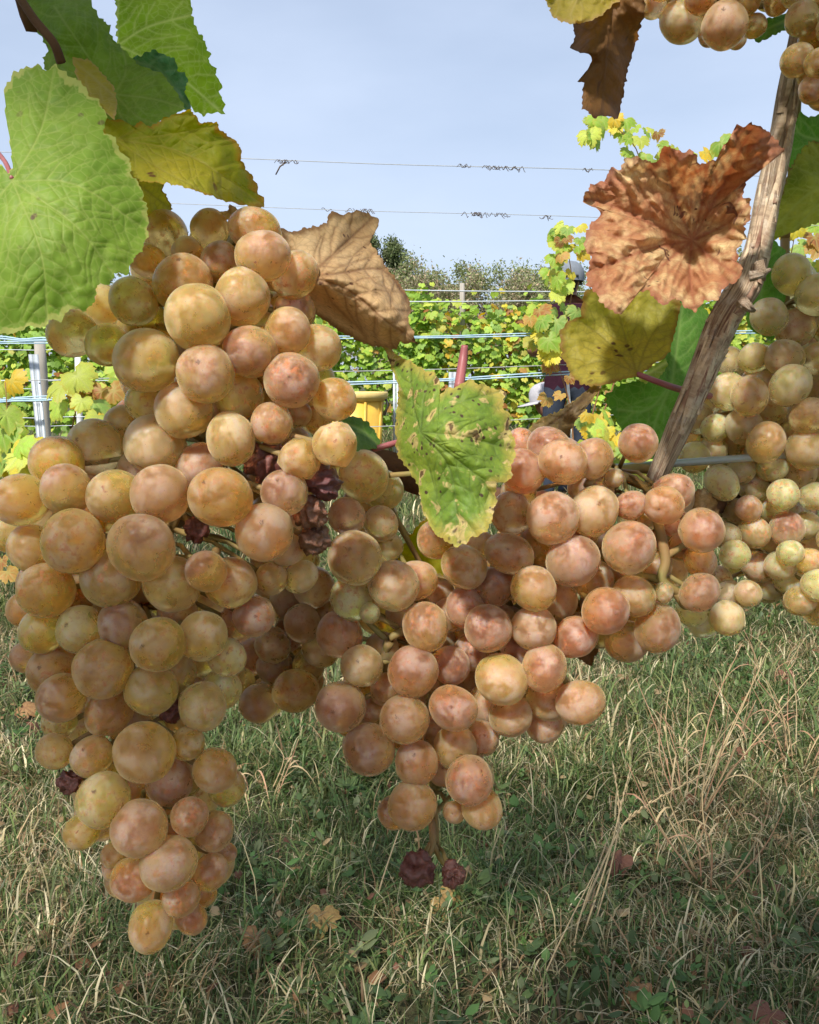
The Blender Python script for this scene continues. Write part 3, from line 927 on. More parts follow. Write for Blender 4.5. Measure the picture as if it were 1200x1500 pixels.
def figure(J, height_scale=1.0):
    """J: dict of joint positions -> skinned mesh"""
    names, verts, edges, rad = [], [], [], []
    def add(n, p, r): names.append(n); verts.append(tuple(p)); rad.append(r); return len(names) - 1
    RAD = dict(pelvis=(0.155, 0.115), waist=(0.135, 0.10), chest=(0.165, 0.12), neckb=0.085, neck=0.055, jaw=0.068, head=0.088, crown=0.07,
               shl=0.075, elbow=0.046, wrist=0.03, palm=0.034, hip=0.10, knee=0.062, ankle=0.042, toe=0.035)
    ix = {}
    for n in ('pelvis', 'waist', 'chest', 'neckb', 'neck', 'jaw', 'head', 'crown'):
        ix[n] = add(n, J[n], RAD[n])
    for a, b in (('pelvis', 'waist'), ('waist', 'chest'), ('chest', 'neckb'), ('neckb', 'neck'), ('neck', 'jaw'), ('jaw', 'head'), ('head', 'crown')):
        edges.append((ix[a], ix[b]))
    for s in 'LR':
        for n, par in (('shl', 'chest'), ('elbow', 'shl' + s), ('wrist', 'elbow' + s), ('palm', 'wrist' + s)):
            ix[n + s] = add(n + s, J[n + s], RAD[n]); edges.append((ix[par], ix[n + s]))
        for n, par in (('hip', 'pelvis'), ('knee', 'hip' + s), ('ankle', 'knee' + s), ('toe', 'ankle' + s)):
            ix[n + s] = add(n + s, J[n + s], RAD[n]); edges.append((ix[par], ix[n + s]))
        d = (Vector(J['palm' + s]) - Vector(J['wrist' + s])).normalized()
        side = d.cross(Vector((0, 0, 1)))
        side = side.normalized() if side.length > 0.1 else Vector((1, 0, 0))
        dn = d.cross(side)
        for f, L in zip((-0.028, -0.010, 0.010, 0.028), (0.055, 0.068, 0.064, 0.05)):
            p = Vector(J['palm' + s]) + side * f + d * 0.03
            a = add('f', p, 0.009); b = add('f', p + d * L * 0.5 + dn * 0.008, 0.009); c = add('f', p + d * L + dn * 0.022, 0.008)
            edges += [(ix['palm' + s], a), (a, b), (b, c)]
        p = Vector(J['wrist' + s]).lerp(Vector(J['palm' + s]), 0.5) + side * -0.04
        a = add('f', p, 0.011); b = add('f', p + d * 0.035 - side * 0.012, 0.010)
        edges += [(ix['palm' + s], a), (a, b)]
    return skin_body(verts, edges, rad, 0)

def dress(me, rule, mats):
    for m in mats: me.materials.append(m)
    for p in me.polygons:
        p.material_index = rule(p.center)

def cap_mesh(fwd, peak=0.085):
    V, Q = lathe([(0.103, -0.015), (0.106, 0.02), (0.101, 0.06), (0.082, 0.095), (0.05, 0.117), (0.018, 0.124), (0.0005, 0.125)], 28, 1.12)
    mb = MB().add(V, Q)
    n = 14
    P = []
    for k in range(n + 1):
        a = -1.05 + 2.1 * k / n
        for rr, dz in ((0.100, 0.0), (0.118 + peak * math.cos(a * 1.3) * 0.7, -0.012), (0.118 + peak * math.cos(a * 1.3) * 0.7, -0.018), (0.100, -0.007)):
            P.append((math.sin(a) * rr, math.cos(a) * rr * 1.12, -0.008 + dz))
    Qs = []
    for k in range(n):
        for j in range(3):
            a = k * 4 + j
            Qs.append((a, a + 1, a + 5, a + 4))
    mb.add(P, Qs)
    V = np.concatenate(mb.V)
    me = mb.mesh('cap')
    return me

def worker_standing():
    Y = 6.1
    hc = atY(831, 430, Y)
    x = hc.x + 0.02
    s = 1.66 / 1.72
    root = empty('person', (x, Y, 0), 'standing worker in burgundy shirt, dark trousers and grey cap, seen from behind', 'person')
    J = dict(pelvis=(0, 0, .95), waist=(0, .01, 1.10), chest=(0, .03, 1.32), neckb=(0, .04, 1.46), neck=(0, .05, 1.52), jaw=(0, .075, 1.575), head=(0, .06, 1.645), crown=(0, .055, 1.69),
             shlL=(-.17, .04, 1.40), elbowL=(-.27, -.03, 1.13), wristL=(-.20, .20, 1.12), palmL=(-.18, .28, 1.13),
             shlR=(.17, .04, 1.40), elbowR=(.26, .05, 1.12), wristR=(.18, .27, 1.10), palmR=(.16, .35, 1.11),
             hipL=(-.09, 0, .88), kneeL=(-.11, .02, .48), ankleL=(-.12, -.02, .09), toeL=(-.13, .13, .04),
             hipR=(.09, 0, .88), kneeR=(.12, .05, .48), ankleR=(.13, .01, .09), toeR=(.15, .16, .04))
    J = {k: tuple(c * s for c in v) for k, v in J.items()}
    me = figure(J)
    def rule(c):
        z = c.z / s
        if z < 0.10: return 3
        if z > 1.47: return 4 if (c.y < 0.02 and z > 1.5) else 0
        arm = abs(c.x) > 0.205 * s
        if arm and (z < 1.2): return 0
        if z > 0.86: return 1
        return 2
    dress(me, rule, [SKIN, SHIRT, JEANS, SHOE, HAIR])
    obj('body', me, None, root)
    cm = cap_mesh(1); cm.materials.append(GCAP)
    c = obj('cap', cm, None, root, (0, .058 * s, 1.645 * s))
    c['label'] = 'grey cap seen from behind'
    st = MB().box((0, -0.114, 0.012), (0.09, 0.004, 0.014)).mesh('strap', False)
    so = obj('strap', st, DKM, c)
worker_standing()

def worker_crouching():
    Y = 6.7
    hc = atY(796, 590, Y)
    root = empty('person', (hc.x, Y, 0), 'crouching worker in pale grey peaked cap, facing left behind the standing one', 'person')
    z0 = hc.z
    # faces -X; crouched, back bent forward
    J = dict(pelvis=(.42, .05, z0 - .42), waist=(.34, .04, z0 - .30), chest=(.19, .02, z0 - .20), neckb=(.09, .0, z0 - .12), neck=(.05, 0, z0 - .08), jaw=(.0, 0, z0 - .045), head=(.0, 0, z0 + .02), crown=(.015, 0, z0 + .06),
             shlL=(.16, -.17, z0 - .22), elbowL=(.08, -.21, z0 - .46), wristL=(-.16, -.14, z0 - .42), palmL=(-.24, -.12, z0 - .41),
             shlR=(.16, .19, z0 - .22), elbowR=(.06, .24, z0 - .44), wristR=(-.18, .18, z0 - .36), palmR=(-.26, .16, z0 - .34),
             hipL=(.40, -.10, z0 - .46), kneeL=(.06, -.20, z0 - .36 - .04), ankleL=(.26, -.16, .09), toeL=(.10, -.17, .04),
             hipR=(.40, .12, z0 - .46), kneeR=(.12, .20, .10), ankleR=(.48, .18, .08), toeR=(.55, .18, .04))
    me = figure(J)
    def rule(c):
        if c.z < 0.06: return 3
        if c.x < 0.075 and c.z > z0 - .10: return 0
        if c.x < -0.10: return 0
        if c.x > 0.30 and c.z < z0 - .33 or c.z < z0 - .52: return 2
        return 1
    dress(me, rule, [SKIN, JEANS, JEANS, SHOE])
    obj('body', me, None, root)
    # face: nose, ear, eye
    obj('nose', MB().tube([(-.082, 0, z0 + .012), (-.106, 0, z0 - .018), (-.084, 0, z0 - .026)], [.008, .013, .010], 8).mesh('nose'), SKIN, root)
    obj('ear', MB().tube([(.012, -.086, z0 + .03), (.022, -.098, z0 + .012), (.014, -.090, z0 - .022)], [.008, .013, .007], 8).mesh('ear'), SKIN, root)
    obj('eye', MB().tube([(-.072, -.034, z0 + .012), (-.078, -.034, z0 + .012)], [.008, .006], 8).mesh('eye'), HAIR, root)
    obj('mouth', MB().tube([(-.078, -.02, z0 - .050), (-.084, 0, z0 - .050), (-.078, .02, z0 - .050)], [.003, .005, .003], 6).mesh('mouth'), SHIRT, root)
    cm = cap_mesh(1, 0.11); cm.materials.append(LCAP)
    c = obj('cap', cm, None, root, (0.008, 0, z0 + .035))
    c.rotation_euler = (R(-12), 0, R(90))
    c.rotation_mode = 'XYZ'
    c['label'] = 'pale grey peaked cap'
worker_crouching()

# ------------------------------------------------------------------ foreground vines: traced leaves with their own depth, curl, veins and teeth
def tps(ctrl):
    c = np.array(ctrl, dtype=float)
    P, z = c[:, :2] / 100, c[:, 2]
    if len(c) < 3:
        return lambda Q: np.full(len(Q), z.mean())
    def phi(r): return np.where(r > 1e-9, r * r * np.log(np.maximum(r, 1e-9)), 0)
    n = len(P)
    K = phi(np.linalg.norm(P[:, None] - P[None], axis=2)) + 0.003 * np.eye(n)
    A = np.zeros((n + 3, n + 3)); A[:n, :n] = K; A[:n, n] = 1; A[:n, n + 1:] = P; A[n, :n] = 1; A[n + 1:, :n] = P.T
    w = np.linalg.lstsq(A, np.concatenate([z, [0, 0, 0]]), rcond=None)[0]
    def f(Q):
        Q = np.asarray(Q) / 100
        return phi(np.linalg.norm(Q[:, None] - P[None], axis=2)) @ w[:n] + w[n] + Q @ w[n + 1:]
    return f

def fbm2(P, scale, seed, octs=3):
    out = np.zeros(len(P))
    for o in range(octs):
        s = scale / (2 ** o)
        out += np.array([mnoise.noise((p[0] / s + seed * 7.3, p[1] / s - seed * 3.1, seed + o * 11.7)) for p in P]) / (1.8 ** o)
    return out

def traced_leaf(parent, pw, outline, centre, ctrl, veins, mat, label, seed, tooth=4.0, tooth_len=16, wrinkle=0.0012, wscale=45, groove=0.0005,
                rings=40, junction=None, sec=0.6, crumple=False, puff=0.0006, vw=2.4, vww=9.0):
    g = np.random.default_rng(seed)
    o = np.array(outline, dtype=float)
    # densify the outline and add teeth
    pts = []
    n = len(o)
    phase = 0.0
    area = 0.5 * np.sum(o[:, 0] * np.roll(o[:, 1], -1) - o[:, 1] * np.roll(o[:, 0], -1))
    sgn = 1 if area > 0 else -1
    for i in range(n):
        a, b = o[i], o[(i + 1) % n]
        L = np.hypot(*(b - a)); m = max(2, int(L / 2.6))
        nr = np.array([(b - a)[1], -(b - a)[0]]) / max(L, 1e-6) * sgn
        for k in range(m):
            u = k / m
            ph = ((phase + L * u) / tooth_len) % 1.0
            saw = (ph if ph < 0.75 else (1 - ph) * 3) - 0.35
            pts.append(a + (b - a) * u + nr * (tooth * saw + 0.8 * g.standard_normal()))
        phase += L * (0.9 + 0.3 * g.random())
    O = np.array(pts)
    c = np.array(centre, dtype=float)
    # keep the outline turning one way round the centre so that no sliver folds back
    an = np.unwrap(np.arctan2(O[:, 1] - c[1], O[:, 0] - c[0]))
    if an[-1] < an[0]: an = -an
    keep, mx = [], an[0] - 1e-3
    for i, a_ in enumerate(an):
        if a_ > mx + 2e-4 and a_ < an[0] + 2 * math.pi - 2e-4:
            keep.append(i); mx = a_
    O = O[keep]; M = len(O)
    S = [0.0]; P = [c]
    for k in range(1, rings + 1):
        s = (k / rings) ** 0.9
        P.extend(list(c + (O - c) * s)); S.extend([s] * M)
    P, S = np.array(P), np.array(S)
    j = np.array(junction if junction is not None else centre, dtype=float)
    prim, second = [], []
    for v in veins:
        pl = [j] + [np.array(q, dtype=float) for q in v]
        pl = [np.array(q) for q in smooth_path([tuple(q) for q in pl], 4)] if len(pl) > 2 else [pl[0], pl[1]]
        prim += [(pl[k], pl[k + 1]) for k in range(len(pl) - 1)]
        tot = sum(np.hypot(*(pl[k + 1] - pl[k])) for k in range(len(pl) - 1))
        nb = max(2, int(tot / 24))
        for q in range(1, nb):
            u = q / nb + 0.02 * g.standard_normal()
            i0 = min(int(u * (len(pl) - 1)), len(pl) - 2)
            p = pl[i0] + (pl[i0 + 1] - pl[i0]) * (u * (len(pl) - 1) - i0)
            d = pl[i0 + 1] - pl[i0]; d = d / max(np.hypot(*d), 1e-6)
            for side in (-1, 1):
                a = side * R(48 + 8 * g.random())
                e = np.array((d[0] * math.cos(a) - d[1] * math.sin(a), d[0] * math.sin(a) + d[1] * math.cos(a)))
                L = tot * (0.42 - 0.22 * u)
                mid = p + e * L * 0.5
                e2 = e * 0.75 + d * 0.5
                second += [(p, mid), (mid, mid + e2 / np.hypot(*e2) * L * 0.6)]
    vd = seg_dist(P, [(tuple(a), tuple(b)) for a, b in prim])
    vs = seg_dist(P, [(tuple(a), tuple(b)) for a, b in second]) if second else np.full(len(P), 99.0)
    t = tps(ctrl)(P)
    pv = np.exp(-(vd / vw) ** 2); sv = np.exp(-(vs / (vw * 0.75)) ** 2)
    t = t + wrinkle * (fbm2(P, wscale, seed) + (0.22 * fbm2(P, 15, seed + 5, 2) if crumple else 0)) * (0.45 + 0.9 * S) + groove * (np.exp(-(vd / (vw * 3.2)) ** 2) + 0.5 * np.exp(-(vs / (vw * 2.4)) ** 2))
    t = t - puff * (1 - np.exp(-(vd / 20) ** 2)) * np.minimum(1, 3 * (1 - S) + 0.25) - 0.35 * puff * (1 - np.exp(-(vs / 9) ** 2))
    V = np.array([tuple(at(p[0], p[1], tt)) for p, tt in zip(P, t)])
    T = [(0, 1 + (i + 1) % M, 1 + i) for i in range(M)]
    idx = np.arange(M)
    Q = []
    for k in range(rings - 1):
        a = 1 + k * M
        Q.append(np.stack([a + idx, a + (idx + 1) % M, a + M + (idx + 1) % M, a + M + idx], -1))
    Vl, loc = recentre(V, pw)
    me = mesh_np('leaf', Vl, tris=T, quads=np.concatenate(Q))
    fattr(me, 'vein', np.maximum(pv, sec * sv))
    fattr(me, 'veinw', np.maximum(np.exp(-(vd / vww) ** 2), 0.6 * np.exp(-(vs / (vww * 0.7)) ** 2)))
    ed = np.minimum(1.0, (1 - S) * np.repeat(1, len(S)) * 2.2)
    fattr(me, 'edge', ed)
    ob = obj('leaf', me, mat, parent, loc)
    if label: ob['label'] = label
    return ob, loc

def px_tube(name, pts, rad_px, mat, parent, pw, sides=8, per=6, ridges=None, off=None, label=None):
    """pts: (px, py, t); rad_px per point; a stem in the picture's units turned into metres at its depth"""
    P = smooth_path([tuple(at(*p)) for p in pts], per)
    rr = np.interp(np.linspace(0, 1, len(P)), np.linspace(0, 1, len(pts)), [r * p[2] / F for r, p in zip(rad_px, pts)])
    o = MB().tube(P, list(rr), sides, ridges=ridges).build(name, mat, parent, tuple(pw))
    if label: o['label'] = label
    return o

def sub_tube(name, pts, rad_px, mat, leaf, leaf_world, **k):
    return px_tube(name, pts, rad_px, mat, leaf, leaf_world, **k)

GREEN_TOP = leaf_mat('leaf_green_top', (0.17, 0.29, 0.04), (0.26, 0.38, 0.06), edge=(0.42, 0.45, 0.13), vein=(0.40, 0.47, 0.14), dots=(0.14, 0.10, 0.05), scale=45, trans=0.4, edge_w=0.03, veinf=0.55, bump=0.3)
GREEN_UNDER = leaf_mat('leaf_green_underside', (0.14, 0.24, 0.035), (0.20, 0.30, 0.05), vein=(0.26, 0.34, 0.10), scale=50, trans=0.45)
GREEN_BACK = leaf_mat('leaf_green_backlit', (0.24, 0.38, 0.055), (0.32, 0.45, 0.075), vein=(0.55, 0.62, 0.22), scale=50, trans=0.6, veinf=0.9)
GREEN_BLUE = leaf_mat('leaf_blue_green', (0.07, 0.19, 0.07), (0.10, 0.24, 0.10), vein=(0.2, 0.3, 0.15), scale=60, trans=0.3)
GREEN_DARK = leaf_mat('leaf_dark_green', (0.07, 0.18, 0.03), (0.13, 0.27, 0.05), vein=(0.22, 0.33, 0.10), scale=45, trans=0.45)
YELLOWISH = leaf_mat('leaf_yellow_green', (0.24, 0.28, 0.02), (0.42, 0.36, 0.03), edge=(0.42, 0.22, 0.03), vein=(0.40, 0.36, 0.07), spot=(0.17, 0.09, 0.02), spot_at=0.69, dots=(0.14, 0.07, 0.02), scale=42, trans=0.5, edge_w=0.16)
YELLOW = leaf_mat('leaf_yellow', (0.45, 0.34, 0.05), (0.34, 0.28, 0.05), edge=(0.45, 0.30, 0.12), vein=(0.45, 0.36, 0.12), scale=50, trans=0.45)
OLIVE = leaf_mat('leaf_olive', (0.34, 0.32, 0.06), (0.44, 0.36, 0.06), edge=(0.26, 0.15, 0.04), vein=(0.17, 0.15, 0.04), dots=(0.10, 0.05, 0.02), scale=40, trans=0.5, edge_w=0.2, veinf=0.45)
OLIVE_MOTTLED = leaf_mat('leaf_olive_mottled', (0.15, 0.20, 0.03), (0.34, 0.34, 0.07), vein=(0.34, 0.36, 0.10), edge=(0.18, 0.11, 0.04), scale=70, trans=0.5, edge_w=0.12)
BROWN_TAN = leaf_mat('leaf_dry_tan', (0.74, 0.52, 0.29), (0.60, 0.38, 0.19), edge=(0.24, 0.12, 0.05), vein=(0.22, 0.11, 0.05), veinw=(0.30, 0.16, 0.07), dots=(0.13, 0.06, 0.03), scale=55, trans=0.3, rough=0.62, tsat=1.2, tval=1.1)
BROWN_RED = leaf_mat('leaf_dry_orange', (0.52, 0.25, 0.12), (0.82, 0.64, 0.34), edge=(0.36, 0.15, 0.09), vein=(0.32, 0.11, 0.06), veinw=(0.44, 0.18, 0.09), spot=(0.13, 0.055, 0.04), spot_at=0.66, spot_scale=120, dots=(0.09, 0.04, 0.03), scale=70, sharp=0.09, trans=0.34, rough=0.6, edge_w=0.3, tval=1.2)
BROWN_DARK = leaf_mat('leaf_dry_brown', (0.26, 0.13, 0.045), (0.17, 0.085, 0.035), edge=(0.12, 0.06, 0.03), vein=(0.14, 0.07, 0.03), veinw=(0.16, 0.08, 0.03), spot=(0.10, 0.05, 0.025), spot_at=0.66, scale=50, trans=0.35, rough=0.6)
SPOTTED = leaf_mat('leaf_spotted', (0.15, 0.27, 0.045), (0.27, 0.36, 0.055), edge=(0.52, 0.40, 0.10), vein=(0.15, 0.20, 0.07), spot=(0.12, 0.06, 0.035), spot_at=0.635, halo=(0.58, 0.46, 0.19), dots=(0.08, 0.05, 0.03), scale=75, spot_scale=210, dot_gate=0.38, trans=0.35, edge_w=0.42, veinf=0.45)
TWISTED = leaf_mat('leaf_dry_twisted', (0.26, 0.19, 0.07), (0.16, 0.11, 0.05), edge=(0.36, 0.27, 0.06), vein=(0.10, 0.06, 0.03), veinw=(0.14, 0.09, 0.045), scale=70, trans=0.35)
PETIOLE = simple_mat('red_petiole', (0.36, 0.12, 0.13), (0.27, 0.07, 0.08), 90, 0.45, 0.4)
STEM_GREEN = simple_mat('green_stem', (0.24, 0.22, 0.07), (0.30, 0.16, 0.07), 90, 0.55, 0.3)

VL = (-0.62, 0.33, 0.0)
VR = (0.66, 0.33, 0.0)
vine_left = empty('grapevine', VL, 'near grapevine at left bearing the large green leaf', 'vine', 'near vines carrying the ripe grapes')
vine_right = empty('grapevine', VR, 'near grapevine at right with a weathered grey brown cane', 'vine', 'near vines carrying the ripe grapes')
def twist(i, k): return 1 + 0.16 * math.sin(k * 12.6 + i * 9) + 0.10 * math.sin(k * 31.4 + i * 23)
def trunk(root, b):
    P = smooth_path([(b[0], b[1], -0.03), (b[0] + 0.03, b[1] + 0.02, 0.25), (b[0] - 0.02, b[1], 0.5), (b[0], b[1], 0.72), (b[0] + 0.01, b[1], 0.80)], 6)
    MB().tube(P, list(np.interp(np.linspace(0, 1, len(P)), [0, 0.2, 0.8, 1], [0.035, 0.026, 0.025, 0.03])), 16, ridges=twist).build('trunk', BARK, root, b)
trunk(vine_left, VL); trunk(vine_right, VR)
CORDON = simple_mat('cordon_bark', (0.17, 0.085, 0.05), (0.10, 0.05, 0.03), 120, 0.8, 0.2, 0.6, 0.002)
P = smooth_path([(VL[0], VL[1], 0.78), (-0.4, 0.325, 0.80), tuple(at(-60, 745, .315)), tuple(at(250, 750, .30)), tuple(at(430, 690, .292)), tuple(at(560, 682, .29)), tuple(at(622, 708, .29)), tuple(at(720, 728, .30)), tuple(at(830, 735, .30))], 8)
MB().tube(P, list(np.linspace(0.009, 0.0028, len(P))), 10, ridges=twist).build('cordon', CORDON, vine_left, VL)

P = smooth_path([(VR[0], VR[1], 0.78), (0.45, 0.345, 0.79), tuple(at(1250, 715, .365)), tuple(at(1130, 725, .355)), tuple(at(1040, 740, .32)), tuple(at(955, 742, .296)), tuple(at(840, 738, .298))], 8)
MB().tube(P, list(np.linspace(0.009, 0.003, len(P))), 10, ridges=twist).build('cordon', CORDON, vine_right, VR)
P = smooth_path([tuple(at(330, 710, .294)), tuple(at(290, 560, .285)), tuple(at(245, 400, .272)), tuple(at(180, 280, .255)), tuple(at(115, 150, .238)), tuple(at(60, 30, .228)), tuple(at(22, -30, .222)), (-0.11, 0.2, 1.12)], 6)
MB().tube(P, list(np.linspace(0.0024, 0.0012, len(P))), 9).build('shoot', CORDON, vine_left, VL)
# the weathered cane at right
def cane_ridge(i, k): return 1 + 0.09 * math.sin(k * 6.283 * 4 + 1.5 * math.sin(i * 5)) + 0.07 * math.sin(k * 6.283 * 9 + i * 4) + 0.05 * math.sin(k * 6.283 * 15 - i * 9) + 0.06 * math.sin(i * 41)
def cane_material():
    t = NT('weathered_cane')
    a = t.attr('along'); r = t.attr('round')
    n = t.n.new('ShaderNodeCombineXYZ'); t.put(n.inputs[0], t.math('MULTIPLY', r, 14.0)); t.put(n.inputs[1], t.math('MULTIPLY', a, 5.0))
    st = t.noise(n.outputs[0], 3.0, 8, 0.7)
    n2 = t.noise(t.coord(), 260, 5, 0.7)
    c = t.mix(t.rng(st, 0.36, 0.60), (0.17, 0.09, 0.065), (0.68, 0.53, 0.37))
    c = t.mix(t.rng(n2, 0.50, 0.70, 0, 0.6), c, (0.72, 0.64, 0.54))
    c = t.mix(t.rng(t.noise(n.outputs[0], 1.4, 2), 0.58, 0.64, 0, 0.7), c, (0.20, 0.085, 0.06))
    return t.done(t.principled(c, 0.85, 0.15, t.bump(st, 0.9, 0.0012)))
CANE = cane_material()
def make_cane(pts, rad, parent, pw, name='cane'):
    P = smooth_path([tuple(at(*p)) for p in pts], 10)
    n = len(P); sides = 40
    rr = np.interp(np.linspace(0, 1, n), np.linspace(0, 1, len(pts)), [r * p[2] / F for r, p in zip(rad, pts)])
    V, Q, T = tube_np(P, list(rr), sides, ridges=cane_ridge)
    me = mesh_np(name, V - np.array(pw), tris=T, quads=Q)
    al = np.concatenate([np.repeat(np.linspace(0, 1, n), sides), [0, 1]])
    k = np.tile(np.arange(sides) / sides, n)
    ro = np.concatenate([np.abs(k - 0.5) * 2, [0, 0]])
    fattr(me, 'along', al); fattr(me, 'round', ro)
    return obj(name, me, CANE, parent)
cane = make_cane([(1200, -160, .262), (1178, 10, .256), (1158, 120, .252), (1143, 200, .25), (1123, 295, .25), (1107, 370, .25), (1090, 422, .25), (1058, 475, .251), (1022, 560, .253), (988, 640, .256), (962, 700, .262), (955, 735, .285)],
                 [14, 14, 14, 15, 16, 17, 24, 21.5, 17.5, 15, 13.5, 13], vine_right, VR)
def bark_strips(pts, rad, n, seed):
    g = np.random.default_rng(seed)
    P = [Vector(p) for p in smooth_path([tuple(at(*p)) for p in pts], 10)]
    rr = np.interp(np.linspace(0, 1, len(P)), np.linspace(0, 1, len(pts)), [r * p[2] / F for r, p in zip(rad, pts)])
    m = len(P)
    for k in range(n):
        a0 = int(g.integers(8, m - 22)); L = int(g.integers(8, 20)); th = -math.pi / 2 + (g.random() - 0.5) * 2.6
        dth = 0.25 * g.standard_normal(); w0 = 0.0005 + 0.0010 * g.random()
        V = []
        for i in range(L + 1):
            u = i / L; p = P[a0 + i]; d = (P[min(a0 + i + 1, m - 1)] - P[a0 + i - 1]).normalized()
            e1 = d.cross(Vector((0, 1, 0))).normalized(); e2 = d.cross(e1)
            t_ = th + dth * u
            if e2.y > 0: e2 = -e2
            o_ = e1 * math.cos(t_) + e2 * -math.sin(t_)
            sd = d.cross(o_).normalized()
            lift = 1.10 + 0.16 * (max(0, abs(u - 0.5) - 0.3) * 5) ** 2 * (1 if k % 2 else 0.3)
            w = w0 * (0.5 + math.sin(math.pi * min(max(u, 0.06), 0.94)))
            c = p + o_ * rr[a0 + i] * lift
            V += [c - sd * w, c + sd * w, c + sd * w - o_ * 0.0005, c - sd * w - o_ * 0.0005]
        Q = []
        for i in range(L):
            for q in range(4):
                Q.append((4 * i + q, 4 * i + (q + 1) % 4, 4 * i + 4 + (q + 1) % 4, 4 * i + 4 + q))
        me = mesh_np('bark_strip', np.array([tuple(v - Vector(VR)) for v in V]), quads=Q, smooth=False)
        nn = len(V)
        fattr(me, 'along', np.repeat(np.linspace(a0 / m, (a0 + L) / m, L + 1), 4)); fattr(me, 'round', np.full(nn, g.random()))
        obj('bark_strip', me, CANE, vine_right)
bark_strips([(1200, -160, .262), (1178, 10, .256), (1158, 120, .252), (1143, 200, .25), (1123, 295, .25), (1107, 370, .25), (1090, 422, .25), (1058, 475, .251), (1022, 560, .253), (988, 640, .256), (962, 700, .262)],
            [14, 14, 14, 15, 16, 17, 24, 21.5, 17.5, 15, 13.5], 34, 77)
cane['label'] = 'weathered grey brown cane with peeling bark'
for (x0, y0, x1, y1, r) in ((1098, 405, 1128, 395, 8), (1085, 440, 1105, 455, 9), (1112, 385, 1120, 410, 7)):
    make_cane([(x0, y0, .238), ((x0 + x1) / 2, (y0 + y1) / 2 + 2, .237), (x1, y1, .24)], [r, r * 0.8, r * 0.3], vine_right, VR, 'bud')
MB().tube([at(890, 686, .292), at(1050, 674, .30), at(1215, 663, .31), at(1900, 640, .34)], 0.00135, 8).build('training_wire', GREYW, None, tuple(at(1050, 674, .30)))
o = bpy.data.objects['training_wire']; tag(o, 'thick grey training wire running behind the weathered cane', 'wire')

def TL(parent, pw, *a, **k):
    o, loc = traced_leaf(parent, pw, *a, **k)
    return o, tuple(Vector(pw) + loc)

# --- left group
L1, w = TL(vine_left, VL, [(58, 93), (66, 106), (80, 94), (92, 104), (108, 114), (126, 127), (129, 139), (144, 146), (157, 171), (150, 192), (171, 203), (173, 218), (193, 238), (190, 252), (206, 273), (217, 311), (217, 345),
    (207, 367), (192, 385), (187, 402), (167, 400), (162, 416), (142, 418), (140, 437), (127, 456), (101, 452), (90, 472), (72, 468), (68, 480), (40, 478), (25, 488), (0, 490), (-60, 480), (-125, 430), (-150, 340), (-125, 265), (-60, 218),
    (0, 243), (14, 256), (19, 246), (14, 210), (8, 170), (3, 137), (21, 105)], (40, 300),
    [(18, 265, .176), (217, 330, .186), (60, 95, .190), (70, 480, .176), (-140, 340, .184), (150, 190, .186), (120, 300, .176), (60, 380, .171)],
    [[(60, 190), (80, 100)], [(110, 270), (205, 330)], [(60, 370), (70, 470)], [(-40, 330), (-120, 400)], [(110, 330), (165, 400)]], GREEN_TOP,
    'large fresh green leaf at left with pale toothed edge', 1, tooth=5, tooth_len=22, wrinkle=0.0007, groove=0.00022, wscale=60, junction=(18, 265), rings=110, vw=1.7, puff=0.00015)
sub_tube('petiole', [(18, 262, .1765), (4, 232, .184), (-30, 200, .2)], [3.5, 3.5, 4], PETIOLE, L1, w)
L2, w = TL(vine_left, VL, [(20, -30), (40, 22), (52, 35), (56, 48), (65, 60), (72, 72), (64, 84), (66, 100), (80, 125), (110, 158), (150, 178), (190, 190), (224, 184), (250, 172), (272, 158), (262, 142), (255, 130), (238, 108), (206, 98), (189, 80),
    (164, 56), (161, 38), (143, 21), (128, -10), (90, -50)], (140, 95), [(20, -30, .225), (168, 138, .212), (60, 80, .222), (272, 158, .206), (164, 50, .216), (100, 40, .21), (190, 190, .206), (90, -50, .235)],
    [[(120, 70), (80, 10)], [(185, 100), (170, 40)], [(225, 145), (270, 158)], [(175, 165), (190, 188)], [(200, 170), (228, 182)]], GREEN_UNDER, 'shaded green leaf hanging at top left, seen from below', 2, junction=(168, 138), rings=70, vw=1.7)
sub_tube('petiole', [(22, -15, .205), (50, 28, .203), (78, 62, .204), (90, 92, .207)], [6, 6.5, 6.5, 7], CORDON, L2, w)
L6, w = TL(vine_left, VL, [(106, 84), (122, 86), (135, 90), (150, 108), (168, 128), (172, 150), (168, 176), (150, 160), (128, 145), (112, 115)], (140, 125), [(110, 88, .208), (168, 170, .196), (170, 135, .204), (125, 140, .200)], [[(168, 140)]], YELLOW,
    'small yellow leaf between the two big green leaves', 3, tooth=2, rings=16, junction=(108, 88))
L3, w = TL(vine_left, VL, [(167, -40), (171, 21), (170, 52), (173, 66), (189, 90), (215, 120), (250, 150), (272, 150), (287, 163), (297, 170), (308, 165), (327, 167), (328, 150), (323, 140), (325, 122), (316, 112), (317, 101), (306, 92), (308, 80), (297, 56), (284, 36), (282, 14), (276, -10), (250, -50), (200, -60)],
    (240, 60), [(173, 66, .245), (327, 166, .262), (280, 0, .25), (200, -60, .25), (250, 150, .25), (260, 70, .243)], [[(210, 84), (262, 112), (325, 165)], [(215, 40), (280, 22)], [(172, 20), (180, -50)]], GREEN_BACK,
    'bright green backlit leaf against the sky at top left', 4, junction=(173, 66), tooth=5, vw=1.9, groove=-0.0006, rings=76)
